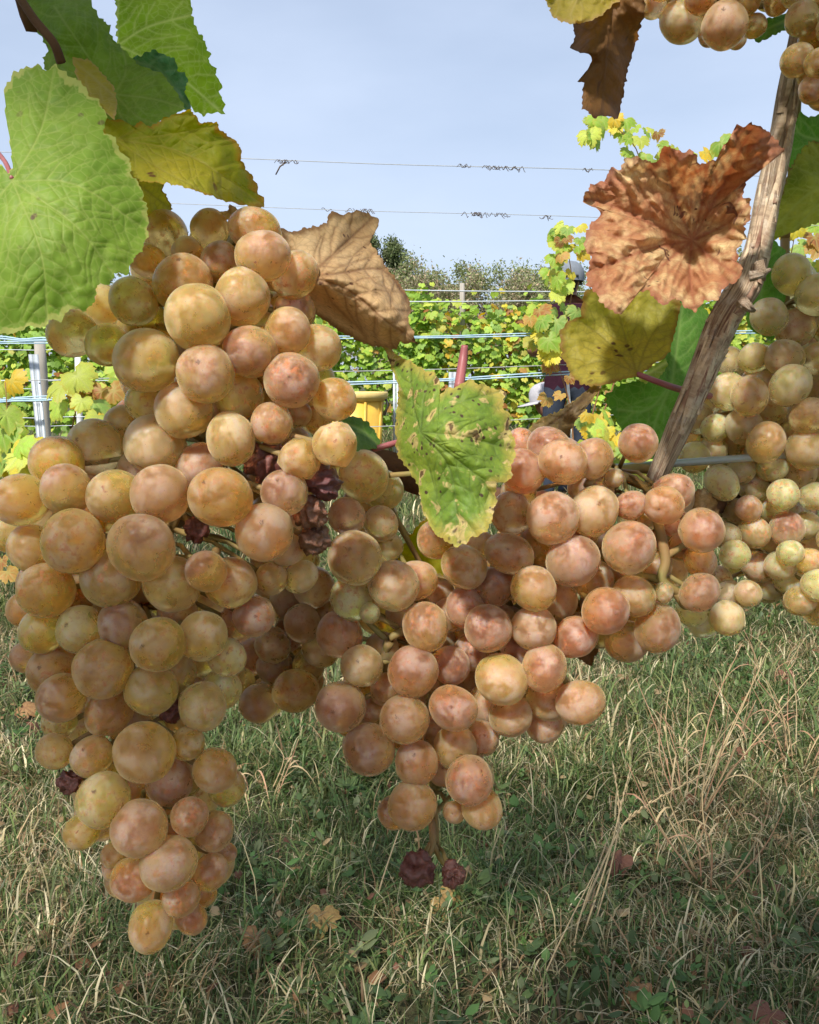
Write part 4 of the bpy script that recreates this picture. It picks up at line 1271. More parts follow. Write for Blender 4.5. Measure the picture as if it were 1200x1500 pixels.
L4, w = TL(vine_left, VL, [(190, 85), (205, 82), (225, 72), (240, 80), (256, 85), (262, 105), (272, 105), (275, 120), (270, 135), (280, 150), (278, 165), (255, 150), (225, 125)], (245, 115), [(190, 85, .226), (278, 160, .222), (240, 80, .218), (250, 130, .228)], [[(235, 105), (275, 155)]], GREEN_BLUE,
    'small crinkled blue green leaf in front of the backlit one', 5, junction=(195, 90), wrinkle=0.0035, wscale=30, rings=26)
L5, w = TL(vine_left, VL, [(140, 172), (156, 175), (176, 176), (191, 185), (205, 178), (220, 186), (245, 171), (280, 160), (294, 180), (318, 178), (322, 191), (336, 199), (354, 215), (355, 238), (364, 252), (376, 266), (378, 283), (388, 283), (387, 303), (371, 304), (329, 294), (280, 276), (241, 268), (210, 266), (185, 260), (160, 225)],
    (260, 225), [(156, 175, .204), (280, 160, .196), (354, 215, .205), (387, 300, .215), (280, 276, .188), (200, 262, .190), (260, 215, .200)], [[(240, 215), (300, 240), (385, 300)], [(220, 180), (280, 165)], [(240, 250), (290, 275)], [(260, 195), (318, 182)]], YELLOWISH,
    'yellow green leaf with brown specks and pointed tip above the left bunch', 6, junction=(170, 205), tooth=3, tooth_len=20, wrinkle=0.0014, rings=70, vw=1.7)
L7, w = TL(vine_left, VL, [(175, 250), (241, 266), (238, 278), (246, 290), (253, 306), (240, 330), (215, 335), (190, 300)], (215, 290), [(175, 250, .20), (253, 306, .222), (215, 335, .22)], [[(248, 305)]], OLIVE, 'olive leaf edge tucked behind the large green leaf', 7, tooth=3, junction=(185, 255), rings=20)
L7b, w = TL(vine_left, VL, [(322, 308), (333, 309), (336, 300), (345, 304), (353, 309), (345, 322), (330, 322)], (338, 312), [(322, 308, .218), (353, 309, .214), (338, 320, .217)], [[(336, 302)]], BROWN_TAN, 'tiny dry scrap on top of the left bunch', 8, tooth=1.5, rings=8)
L8, w = TL(vine_left, VL, [(405, 332), (420, 338), (433, 340), (447, 334), (467, 331), (477, 326), (485, 309), (503, 314), (522, 308), (540, 312), (557, 323), (550, 338), (540, 353), (553, 370), (567, 393), (583, 412), (597, 432), (602, 453), (598, 470), (607, 490), (608, 500), (598, 504), (585, 500), (582, 512),
    (560, 510), (533, 503), (500, 487), (467, 463), (447, 440), (440, 400)], (510, 405),
    [(412, 332, .232), (485, 310, .236), (557, 323, .246), (540, 353, .238), (460, 418, .212), (500, 430, .212), (533, 443, .213), (567, 480, .216), (602, 453, .228), (607, 495, .222), (560, 510, .236), (500, 487, .243), (447, 440, .236), (520, 380, .224), (470, 365, .222)],
    [[(480, 380), (545, 320)], [(500, 400), (560, 395), (596, 436)], [(510, 425), (565, 470), (604, 495)]], BROWN_TAN,
    'dry tan brown curled leaf beside the top of the left bunch', 9, junction=(450, 405), tooth=3, wrinkle=0.0018, wscale=40, rings=80, puff=0.0012, vw=1.9)
# --- centre group
L9, w = TL(vine_left, VL, [(562, 505), (573, 514), (589, 523), (604, 530), (617, 539), (630, 545), (638, 546), (643, 556), (642, 571), (632, 590), (640, 580), (657, 568), (670, 566), (683, 558), (692, 556), (701, 563), (712, 563), (718, 569), (732, 570), (741, 576), (738, 585), (736, 596), (747, 607), (750, 618), (745, 629),
    (755, 642), (754, 655), (756, 668), (749, 681), (751, 695), (745, 706), (727, 708), (726, 722), (729, 739), (723, 743), (722, 758), (714, 778), (701, 785), (690, 787), (683, 796), (668, 801), (655, 794), (637, 783), (628, 763), (619, 750), (613, 712), (597, 686), (582, 666), (579, 631), (582, 591), (584, 569), (575, 545)], (640, 650),
    [(565, 508, .232), (582, 620, .222), (616, 633, .206), (640, 548, .213), (755, 655, .211), (741, 576, .214), (668, 800, .204), (600, 690, .215), (680, 660, .201), (690, 740, .204)],
    [[(660, 690), (672, 795)], [(680, 640), (752, 660)], [(660, 595), (735, 573)], [(605, 590), (600, 532)], [(622, 580), (638, 550)], [(690, 690), (728, 735)]], SPOTTED,
    'green leaf with tan and dark spots hanging between the two bunches', 10, junction=(616, 633), tooth=3, tooth_len=18, rings=90, vw=1.7)
sub_tube('shoot_stub', [(681, 506, .216), (678, 530, .216), (672, 570, .213)], [5, 7, 7.5], PETIOLE, L9, w, label='red cut shoot stub')
L10, w = TL(vine_left, VL, [(490, 615), (505, 611), (520, 610), (540, 618), (552, 635), (558, 652), (545, 659), (520, 660), (495, 645)], (525, 635), [(490, 615, .235), (558, 650, .245), (520, 660, .235)], [[(530, 630), (500, 618)]], GREEN_DARK, 'small dark green leaf below the yellow tub', 11, junction=(556, 655), rings=18)
sub_tube('petiole', [(545, 659, .243), (565, 653, .243), (590, 646, .245)], [4.5, 4.5, 4.5], PETIOLE, L10, w)
L18, w = TL(vine_left, VL, [(572, 812), (590, 800), (612, 770), (628, 755), (650, 770), (680, 800), (690, 825), (650, 842), (600, 835)], (630, 805), [(572, 812, .272), (628, 755, .262), (690, 825, .268)], [[(610, 812), (575, 812)]], YELLOWISH, 'yellow green leaf half hidden behind the spotted leaf', 12, junction=(660, 790), rings=18)
# --- right group
L11, w = TL(vine_right, VR, [(840, 34), (843, 55), (835, 70), (850, 76), (865, 78), (867, 92), (855, 108), (840, 110), (827, 112), (825, 120), (840, 117), (855, 121), (853, 140), (852, 160), (862, 163), (870, 173), (885, 169), (905, 175), (911, 150), (920, 100), (934, 55), (945, 20), (942, -20), (900, -60), (850, -20)],
    (890, 75), [(840, 34, .236), (945, 20, .228), (930, 60, .246), (885, 70, .226), (825, 116, .236), (870, 170, .228), (905, 172, .246), (900, -60, .24)], [[(890, 60), (880, 168)], [(870, 40), (845, 36)], [(880, 80), (830, 115)]], BROWN_DARK,
    'dark brown dry leaf hanging curled at top right of the sky', 13, junction=(905, -20), tooth=2, wrinkle=0.002, wscale=35, rings=36)
sub_tube('petiole', [(905, -20, .24), (1000, -110, .25), (1190, -130, .262)], [4, 4, 5], PETIOLE, L11, w)
L11b, w = TL(vine_right, VR, [(790, -30), (800, 0), (805, 15), (812, 27), (826, 33), (840, 35), (858, 32), (870, 28), (885, 20), (896, 8), (925, -10), (900, -60), (830, -60)], (850, -10), [(800, 0, .222), (896, 8, .228), (850, 33, .219), (850, -60, .235)], [[(840, 10), (838, 34)], [(815, 0), (803, 12)]], YELLOW,
    'yellow edged leaf above the dark brown one at the top', 14, junction=(880, -45), tooth=3, rings=24, wrinkle=0.003, wscale=30)
L12, w = TL(vine_right, VR, [(852, 293), (865, 271), (885, 266), (895, 245), (910, 248), (915, 232), (930, 229), (957, 239), (964, 236), (972, 213), (987, 217), (999, 223), (1014, 220), (1026, 241), (1047, 235), (1056, 217), (1065, 208), (1077, 180), (1089, 187), (1098, 178), (1116, 187), (1131, 197), (1149, 221), (1122, 226), (1104, 238),
    (1095, 262), (1086, 289), (1099, 290), (1101, 316), (1090, 331), (1093, 349), (1080, 364), (1081, 382), (1089, 394), (1080, 412), (1062, 421), (1050, 442), (1032, 439), (1020, 457), (1002, 448), (990, 436), (972, 448), (960, 439), (949, 424), (939, 427), (930, 451), (915, 464), (894, 454), (879, 442), (873, 427),
    (859, 418), (861, 397), (867, 376), (856, 364), (858, 343), (867, 325), (882, 316), (873, 304), (858, 304)], (1000, 340),
    [(1014, 352, .240), (852, 293, .236), (915, 232, .226), (1026, 241, .216), (1098, 185, .214), (1145, 218, .224), (1100, 300, .222), (1080, 400, .218), (1020, 450, .212), (915, 460, .206), (860, 400, .212), (950, 400, .218), (940, 320, .226), (980, 260, .226), (1060, 260, .232)],
    [[(960, 330), (895, 300), (860, 292)], [(950, 365), (900, 385), (862, 400)], [(970, 390), (930, 440)], [(1010, 400), (1018, 450)], [(1045, 380), (1078, 400)], [(1060, 330), (1096, 300)], [(1030, 290), (1035, 245)], [(1060, 270), (1100, 190)], [(990, 290), (975, 220)]], BROWN_RED,
    'crumpled orange brown dry leaf in front of the weathered cane', 15, tooth=4, tooth_len=17, wrinkle=0.0036, wscale=44, groove=0.0018, rings=100, crumple=True, puff=0.0030, junction=(1014, 352), vw=3, vww=11)
sub_tube('petiole', [(1014, 352, .243), (1040, 385, .252), (1085, 420, .256)], [4, 4, 5], PETIOLE, L12, w)
L13, w = TL(vine_right, VR, [(820, 497), (822, 483), (829, 473), (850, 463), (853, 445), (856, 428), (873, 420), (930, 415), (985, 430), (999, 445), (990, 480), (985, 499), (981, 518), (960, 533), (937, 550), (910, 557), (885, 564), (867, 566), (850, 563), (835, 546), (823, 519)], (915, 490),
    [(820, 497, .256), (856, 430, .258), (999, 445, .262), (933, 547, .248), (850, 563, .246), (900, 480, .262)], [[(885, 528), (835, 545)], [(890, 500), (850, 470)], [(915, 490), (900, 430)], [(950, 500), (985, 450)]], OLIVE, 'olive yellow leaf below the crumpled brown one', 16, junction=(933, 547), tooth=3, wrinkle=0.0022, rings=64, vw=1.7)
sub_tube('petiole', [(934, 548, .247), (960, 558, .25), (995, 570, .262), (1040, 580, .275)], [4, 4.5, 5, 5], PETIOLE, L13, w)
L15, w = TL(vine_right, VR, [(762, 645), (768, 636), (779, 622), (797, 610), (822, 600), (843, 584), (861, 570), (876, 560), (880, 570), (870, 580), (858, 598), (843, 616), (834, 640), (818, 650), (800, 660), (780, 660)], (820, 620), [(765, 645, .252), (797, 610, .26), (876, 562, .25), (834, 637, .248), (830, 605, .241)], [[(830, 605), (775, 642)]], TWISTED,
    'twisted half dry leaf above the middle bunch', 17, junction=(878, 565), tooth=2, wrinkle=0.002, wscale=25, rings=26)
L14, w = TL(vine_right, VR, [(990, 430), (1020, 440), (1050, 470), (1050, 530), (1030, 590), (1000, 650), (975, 680), (945, 670), (915, 640), (900, 610), (885, 580), (905, 565), (940, 556), (962, 535), (985, 505)], (975, 580), [(990, 430, .29), (1050, 500, .30), (960, 660, .285), (890, 580, .28), (970, 560, .276)], [[(950, 600), (905, 600)], [(960, 620), (955, 665)], [(990, 520), (1000, 440)]], GREEN_DARK,
    'dark green leaf tucked behind the weathered cane', 18, junction=(985, 560), rings=30)
L14b, w = TL(vine_right, VR, [(935, 555), (950, 540), (975, 525), (980, 535), (965, 555), (945, 562)], (957, 545), [(935, 555, .262), (980, 530, .27), (950, 560, .262)], [[(978, 530)]], GREEN_BACK, 'bright green leaf scrap behind the olive leaf', 19, junction=(936, 556), rings=10, tooth=1)
L16, w = TL(vine_right, VR, [(1140, 300), (1150, 262), (1165, 232), (1185, 206), (1205, 208), (1260, 225), (1280, 300), (1240, 322), (1200, 326), (1160, 341), (1122, 356), (1112, 346), (1125, 322)], (1195, 275), [(1112, 346, .29), (1185, 206, .275), (1270, 300, .285), (1190, 270, .268)], [[(1190, 280), (1125, 345)], [(1210, 240), (1190, 210)], [(1200, 300), (1165, 335)]], OLIVE_MOTTLED,
    'mottled olive green leaf at the right edge above the grapes', 20, junction=(1250, 270), rings=36)
L16b, w = TL(vine_right, VR, [(1150, 235), (1162, 190), (1172, 163), (1185, 172), (1200, 168), (1250, 180), (1260, 240), (1200, 245), (1165, 260)], (1200, 210), [(1150, 235, .292), (1172, 163, .29), (1255, 210, .30)], [[(1180, 200), (1165, 185)]], GREEN_DARK, 'dark green leaf right of the cane top', 21, junction=(1250, 215), rings=20)
L17, w = TL(vine_right, VR, [(1105, 372), (1118, 360), (1135, 352), (1150, 366), (1160, 400), (1150, 440), (1160, 475), (1130, 500), (1095, 480), (1092, 440), (1098, 400)], (1125, 420), [(1105, 372, .31), (1160, 400, .318), (1110, 490, .312)], [[(1120, 400), (1130, 360)]], GREEN_DARK, 'dark green leaf behind the right bunch', 22, junction=(1110, 470), rings=20)
L17b, w = TL(vine_right, VR, [(1095, 55), (1106, 40), (1120, 28), (1150, 20), (1160, 40), (1140, 48), (1128, 56), (1112, 62)], (1125, 42), [(1095, 55, .27), (1160, 30, .275), (1112, 62, .268)], [[(1100, 55)]], GREEN_DARK, 'green leaf tip beside the topmost bunch', 23, junction=(1150, 30), rings=14)
L19, w = TL(vine_right, VR, [(1005, 712), (1018, 720), (1030, 714), (1042, 724), (1048, 732), (1054, 750), (1051, 772), (1046, 800), (1050, 840), (1040, 852), (1022, 800)], (1030, 770), [(1005, 712, .285), (1054, 750, .283), (1040, 850, .285)], [[(1050, 740)]], BROWN_TAN, 'tan dry leaf scrap behind the right end of the middle bunch', 24, junction=(1020, 780), tooth=5, tooth_len=13, wrinkle=0.003, wscale=22, rings=20)
L20, w = TL(vine_right, VR, [(845, 925), (870, 925), (880, 945), (866, 976), (848, 965), (840, 945)], (860, 945), [(845, 925, .275), (880, 945, .272), (866, 976, .275)], [[(865, 970)]], BROWN_DARK, 'dark brown leaf scrap under the middle bunch', 25, junction=(860, 925), tooth=1.5, rings=12)

# unseen leafy shoots of these vines above the frame, added to shade the bunches
def shade_canopy(root, base, x0, x1, seed, n):
    g = np.random.default_rng(seed)
    P, Y = [], []
    sun_gaps = [(at(*q[:3]), q[3]) for q in ((985, 330, .22, .075), (520, 390, .225, .05), (90, 300, .18, .05), (1120, 300, .25, .05), (650, 640, .21, .04), (340, 450, .2, .05))]  # openings cut along the sun direction so chosen leaves stay lit
    while len(P) < n:
        p = Vector((x0 + (x1 - x0) * g.random(), -0.34 + 0.80 * g.random(), 1.10 + 0.62 * g.random()))
        q = project(p)
        if q is not None and q[2] > 0.02 and (-250 * 0.2 / q[2] - 100 < q[0] < 1300 + 250 * 0.2 / q[2]) and q[1] > -0.085 / q[2] * F - 40:
            continue
        if any(((p - a) - SUN_DIR * (p - a).dot(SUN_DIR)).length < r_ for a, r_ in sun_gaps):
            continue
        P.append(tuple(p))
    P = np.array(P)
    me = foliage_mesh('foliage', P, 0.055 + 0.035 * g.random(n), (g.random(n) - 0.5) * 2.6, -0.2 - 1.0 * g.random(n), (g.random(n) - 0.5) * 1.2, leaf_cols(g, n, 0.15), base)
    tag(obj('foliage', me, FOLIAGE_MAT, root), kind='stuff')
    for k in range(5):
        x = x0 + (x1 - x0) * (k + 0.5) / 5
        px = x + 0.04 * g.standard_normal()
        if abs(px) < 0.26: px = 0.27 if px > 0 else -0.27
        MB().tube(smooth_path([(px, 0.33, 0.80), (px + 0.02, 0.30, 1.1), (px - 0.03, 0.24, 1.4), (px + 0.03, 0.15, 1.72)], 5), list(np.linspace(0.0045, 0.002, 16)), 7).build('shoot', CANE_MID, root, base)
shade_canopy(vine_left, VL, -0.95, 0.05, 61, 150)
shade_canopy(vine_right, VR, 0.0, 0.95, 62, 165)

# ------------------------------------------------------------------ grapes
def grape_material():
    t = NT('grape_skin')
    v = t.coord()
    rnd = t.info('Random')
    off = t.n.new('ShaderNodeCombineXYZ')
    for k, f in enumerate((37.0, 91.0, 53.0)):
        t.put(off.inputs[k], t.math('MULTIPLY', rnd, f))
    vv = t.vmath('ADD', v, off.outputs[0])
    sep = t.n.new('ShaderNodeSeparateXYZ'); t.l.new(v, sep.inputs[0])
    low = t.noise(vv, 1.1, 3, 0.5)
    mid = t.noise(vv, 3.2, 5, 0.62)
    fine = t.noise(vv, 13, 5, 0.68)
    base = t.info('Color')
    base = t.hsv(base, t.rng(low, 0.3, 0.7, 0.488, 0.508), 1.0, t.rng(mid, 0.3, 0.7, 0.88, 1.12))
    # blush on the sunward pole; the yellow limb left below paints translucent glow
    r2 = t.math('FRACT', t.math('MULTIPLY', rnd, 13.7)); r3 = t.math('FRACT', t.math('MULTIPLY', rnd, 29.3))
    z = t.math('ADD', sep.outputs['Z'], t.rng(low, 0.25, 0.75, -0.5, 0.5))
    bl = t.math('MULTIPLY', t.rng(z, 0.0, 1.0, 0, 1, True), t.info('Alpha'))
    bl = t.math('MULTIPLY', bl, t.rng(fine, 0.34, 0.62, 0.75, 1.0))
    c = t.mix(bl, base, (0.44, 0.15, 0.075))
    # waxy bloom, rubbed off in patches; paler sunward pole paints a soft highlight
    rub = t.rng(t.noise(vv, 1.3, 4, 0.6, dist=0.4), 0.40, 0.60, 0.25, 1.0)
    bm = t.math('MULTIPLY', t.rng(t.noise(vv, 22, 5, 0.75), 0.34, 0.66, 0.65, 1.0), t.math('MULTIPLY', rub, t.rng(z, -0.2, 1.1, 0.03, 0.72)))
    c = t.mix(bm, c, (0.76, 0.63, 0.58))
    # russet blotches, scars and lenticels, more on some berries than on others
    ru = t.noise(vv, 3.0, 6, 0.7, dist=0.3)
    ruf = t.math('MULTIPLY', t.rng(ru, 0.49, 0.66, 0, 0.8, True), t.rng(r2, 0.2, 0.9, 0.35, 1.0))
    c = t.mix(ruf, c, (0.50, 0.17, 0.075))
    gate = t.math('MULTIPLY', t.rng(t.noise(vv, 1.3, 2), 0.54, 0.60), t.rng(r3, 0.4, 0.7))
    sc = t.noise(vv, 3.4, 3, 0.6, dist=0.7)
    scf = t.math('MULTIPLY', t.rng(sc, 0.60, 0.70, 0, 0.8), gate)
    c = t.mix(scf, c, (0.30, 0.09, 0.07))
    vd = t.voro(vv, 6.5)
    dof = t.math('MULTIPLY', t.rng(vd, 0.10, 0.05), 0.7)
    c = t.mix(dof, c, (0.20, 0.08, 0.04))
    # stylar scar at the outer pole
    rad = t.math('SQRT', t.math('ADD', t.math('MULTIPLY', sep.outputs['X'], sep.outputs['X']), t.math('MULTIPLY', sep.outputs['Y'], sep.outputs['Y'])))
    tip = t.math('MULTIPLY', t.rng(t.math('ADD', rad, t.rng(fine, 0.3, 0.7, -0.09, 0.09)), 0.09, 0.04), t.rng(sep.outputs['Z'], 0.0, 0.1))
    c = t.mix(t.math('MULTIPLY', tip, t.rng(t.math('FRACT', t.math('MULTIPLY', rnd, 7.31)), 0.45, 0.8, 0.0, 0.75)), c, (0.16, 0.06, 0.04))
    rough = t.rng(bm, 0.0, 0.45, 0.22, 0.50)
    tw = t.math('MULTIPLY', t.rng(bm, 0.0, 0.5, 0.76, 0.36), t.math('SUBTRACT', 1.0, t.math('MAXIMUM', t.math('MAXIMUM', ruf, scf), dof), True))
    nm = t.bump(t.math('ADD', fine, t.math('MULTIPLY', ru, 0.4)), 0.06, 0.0005)
    sh = t.principled(c, rough, 0.42, nm, Subsurface_Weight=1.0, Subsurface_Radius=(1.0, 0.62, 0.22), Subsurface_Scale=0.008, Transmission_Weight=tw, IOR=1.25, Sheen_Weight=0.42, Sheen_Roughness=0.45, Sheen_Tint=(1.0, 0.80, 0.50))
    return t.done(sh)
GRAPE = grape_material()
def raisin_material():
    t = NT('shrivelled_skin')
    v = t.coord()
    n = t.noise(v, 2.5, 6, 0.65)
    c = t.mix(t.rng(n, 0.35, 0.65), t.hsv(t.info('Color'), 0.5, 1, 0.6), t.hsv(t.info('Color'), 0.5, 0.9, 1.4))
    return t.done(t.principled(c, 0.42, 0.45, t.bump(n, 0.5, 0.001), Subsurface_Weight=0.3, Subsurface_Radius=(1, 0.4, 0.2), Subsurface_Scale=0.0015))
RAISIN = raisin_material()

def sphere_mesh(name, seed, nu=36, nv=22, wr=0.0, lump=0.025, elong=1.0):
    V, Q, T = [], [], []
    for j in range(1, nv):
        th = math.pi * j / nv
        for i in range(nu):
            ph = 2 * math.pi * i / nu
            V.append((math.sin(th) * math.cos(ph), math.sin(th) * math.sin(ph), math.cos(th)))
    top = len(V); V.append((0, 0, 1)); bot = len(V); V.append((0, 0, -1))
    V = np.array(V)
    d = np.array([lump * mnoise.noise((p[0] * 1.1 + seed * 9.1, p[1] * 1.1, p[2] * 1.1)) for p in V])
    if wr:
        for p, k in zip(V, range(len(V))):
            f = 1 - abs(mnoise.noise((p[0] * 1.3 + seed, p[1] * 1.3, p[2] * 1.3)))
            f2 = 1 - abs(mnoise.noise((p[0] * 2.8 + seed, p[1] * 2.8 + 3, p[2] * 2.8)))
            d[k] += wr * (f ** 2 - 0.75) + wr * 0.5 * (f2 - 0.7)
    V = V * (1 + d)[:, None] * np.array((1, 1, elong))
    for j in range(nv - 2):
        for i in range(nu):
            i2 = (i + 1) % nu
            Q.append((j * nu + i, (j + 1) * nu + i, (j + 1) * nu + i2, j * nu + i2))
    for i in range(nu):
        i2 = (i + 1) % nu
        T.append((top, i, i2)); T.append((bot, (nv - 2) * nu + i2, (nv - 2) * nu + i))
    return mesh_np(name, V, tris=T, quads=Q)
GM = [sphere_mesh('grape', k, elong=1.0 + 0.03 * (k % 3), lump=0.05) for k in range(6)]
for m in GM: m.materials.append(GRAPE)
WRM = [sphere_mesh('grape', 20 + k, 34, 20, wr=0.12, lump=0.12) for k in range(2)]
for m in WRM: m.materials.append(GRAPE)
RM = [sphere_mesh('raisin', 30 + k, 40, 26, wr=0.55, lump=0.35) for k in range(3)]
for m in RM: m.materials.append(RAISIN)

CODE = dict(C=((0.95, 0.75, 0.30), 0.38), A=((0.98, 0.62, 0.13), 0.55), P=((0.95, 0.60, 0.26), 0.80), M=((0.85, 0.55, 0.36), 1.0), G=((0.86, 0.76, 0.34), 0.12),
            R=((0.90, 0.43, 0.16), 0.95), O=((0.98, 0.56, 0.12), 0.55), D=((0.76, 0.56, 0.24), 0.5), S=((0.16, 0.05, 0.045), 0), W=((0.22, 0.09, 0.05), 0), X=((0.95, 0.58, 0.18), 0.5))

def bunch(name_label, data, t0, dt, seed, rachis_px, nfill=40, fill_depth=0.045, group='bunches of ripe blush grapes', extra=(), stemlen=None, bulge=None, maxfill_r=0.0075, mean=(0.95, 0.66, 0.2), pull=0.3, blush=0.0, small=1.0):
    g = np.random.default_rng(seed)
    rows = []
    for line in data.strip().split('\n'):
        for it in line.split(';'):
            it = it.split()
            if len(it) == 5:
                rows.append((float(it[0]), float(it[1]), float(it[2]) * small if float(it[2]) < 41 else float(it[2]), float(it[3]), it[4]))
    rows.sort(key=lambda r: r[3])
    placed = []           # (pos, radius, code, px)
    for (px, py, d, lay, code) in rows:
        t = t0 + dt * lay
        if bulge is not None:
            t += bulge(px, py)
        for _ in range(60):
            p = at(px, py, t)
            r = d * t / F / 2 / ray(px, py).length * 1.02
            r = min(r, 0.0088)
            ok = True
            for (q, rq, _c, _l) in placed:
                if (p - q).length < 0.84 * (r + rq):
                    ok = False; break
            if ok: break
            t += 0.0011
        placed.append((p, r, code, (px, py, d)))
    nfront = len(placed)
    # grapes inside and at the back of the bunch
    tries = 0
    fill = 0
    codes = [r[4] for r in rows if r[4] not in 'SWXRO'] or ['C']
    while fill < nfill and tries < nfill * 120:
        tries += 1
        k = int(g.integers(0, nfront))
        px, py, d = placed[k][3]
        px += 26 * g.standard_normal(); py += 26 * g.standard_normal()
        r = 0.0058 + (maxfill_r - 0.0058) * g.random()
        t = (placed[k][0] - CAM).dot(FWD) + 0.012 + fill_depth * g.random()
        rp = r / t * F
        ok = True
        for a in range(10):
            qx, qy = px + rp * math.cos(a * 0.628), py + rp * math.sin(a * 0.628)
            if not any((qx - pp[3][0]) ** 2 + (qy - pp[3][1]) ** 2 < (pp[3][2] / 2 + 2) ** 2 for pp in placed[:nfront]):
                ok = False; break
        if not ok: continue
        p = at(px, py, t)
        if any((p - q).length < 0.84 * (r + rq) for (q, rq, _c, _l) in placed): continue
        placed.append((p, r, codes[int(g.integers(0, len(codes)))], (px, py, rp * 2)))
        fill += 1
    # rachis in the middle of the bunch
    axis = [at(x, y, t) for x, y, t in rachis_px]
    root_p = axis[0]
    root = empty('grape_bunch', root_p, name_label, 'grapes', group)
    AX = [Vector(p) for p in smooth_path([tuple(a) for a in axis], 8)]
    mb = MB()
    mb.tube(AX, list(np.linspace(0.0019, 0.0009, len(AX))), 8)
    for (p, r, code, pp) in placed:
        k = min(range(len(AX)), key=lambda i: (AX[i] - p).length + 0.35 * max(0, (p.z - AX[i].z)))
        a = AX[k]
        d = (a - p)
        if d.length < r * 1.1: continue
        e = p + d.normalized() * r * 0.96
        m = a.lerp(e, 0.5) + Vector((0, 0, 0.002))
        mb.tube([a, m, e - d.normalized() * 0.0 , e], [0.0008, 0.0006, 0.0008, 0.0012], 6)
    for pts, rads in extra:
        P = smooth_path([tuple(at(*q)) for q in pts], 5)
        mb.tube(P, list(np.interp(np.linspace(0, 1, len(P)), np.linspace(0, 1, len(pts)), rads)), 8)
    mb.build('rachis', STEM_GREEN, root, tuple(root_p))
    px_tube('peduncle', PED, [7] * len(PED), STEM_GREEN, root, tuple(root_p))
    for i, (p, r, code, pp) in enumerate(placed):
        col, alpha = CODE[code]
        if code not in 'SW' and not (blush == 0.12 and pp[0] < 600 and pp[1] < 905):      # the pale green column keeps its own tone
            col = tuple(a_ * (1 - pull) + b_ * pull for a_, b_ in zip(col, mean)); alpha = alpha + blush
        if code in 'SW': me = RM[i % 3]
        elif code == 'X': me = WRM[i % 2]
        else: me = GM[int(g.integers(0, len(GM)))]
        o = bpy.data.objects.new('raisin' if code in 'SW' else 'grape', me)
        COL.objects.link(o)
        o.parent = root
        o.location = p - root_p
        k = min(range(len(AX)), key=lambda j: (AX[j] - p).length)
        out = (p - AX[k]).normalized() * 0.55 + SUN_DIR * 0.75 + Vector((0, -0.35, 0)) + Vector((g.normal(), g.normal(), g.normal())) * 0.3     # sunward pole for blush; also paints a lit centre and glowing lower limb
        if code in 'SW' or code == 'X':
            out = Vector((g.normal(), g.normal(), g.normal()))
        q = out.normalized().to_track_quat('Z', 'Y')
        o.rotation_mode = 'QUATERNION'
        o.rotation_quaternion = q @ Matrix.Rotation(g.random() * 6.28, 3, 'Z').to_quaternion()
        s = r * (0.92 if code in 'SW' else 1.0)
        e = 1 + 0.04 * g.standard_normal()
        o.scale = (s * e, s / e, s * (0.97 + 0.09 * g.random()))
        v = 1 + 0.06 * g.standard_normal()
        o.color = (min(1, col[0] * v), min(1, col[1] * v * (1 + 0.05 * g.standard_normal())), col[2] * v * (1 + 0.1 * g.standard_normal()), max(0, min(1, alpha + 0.15 * g.standard_normal())))
    return root

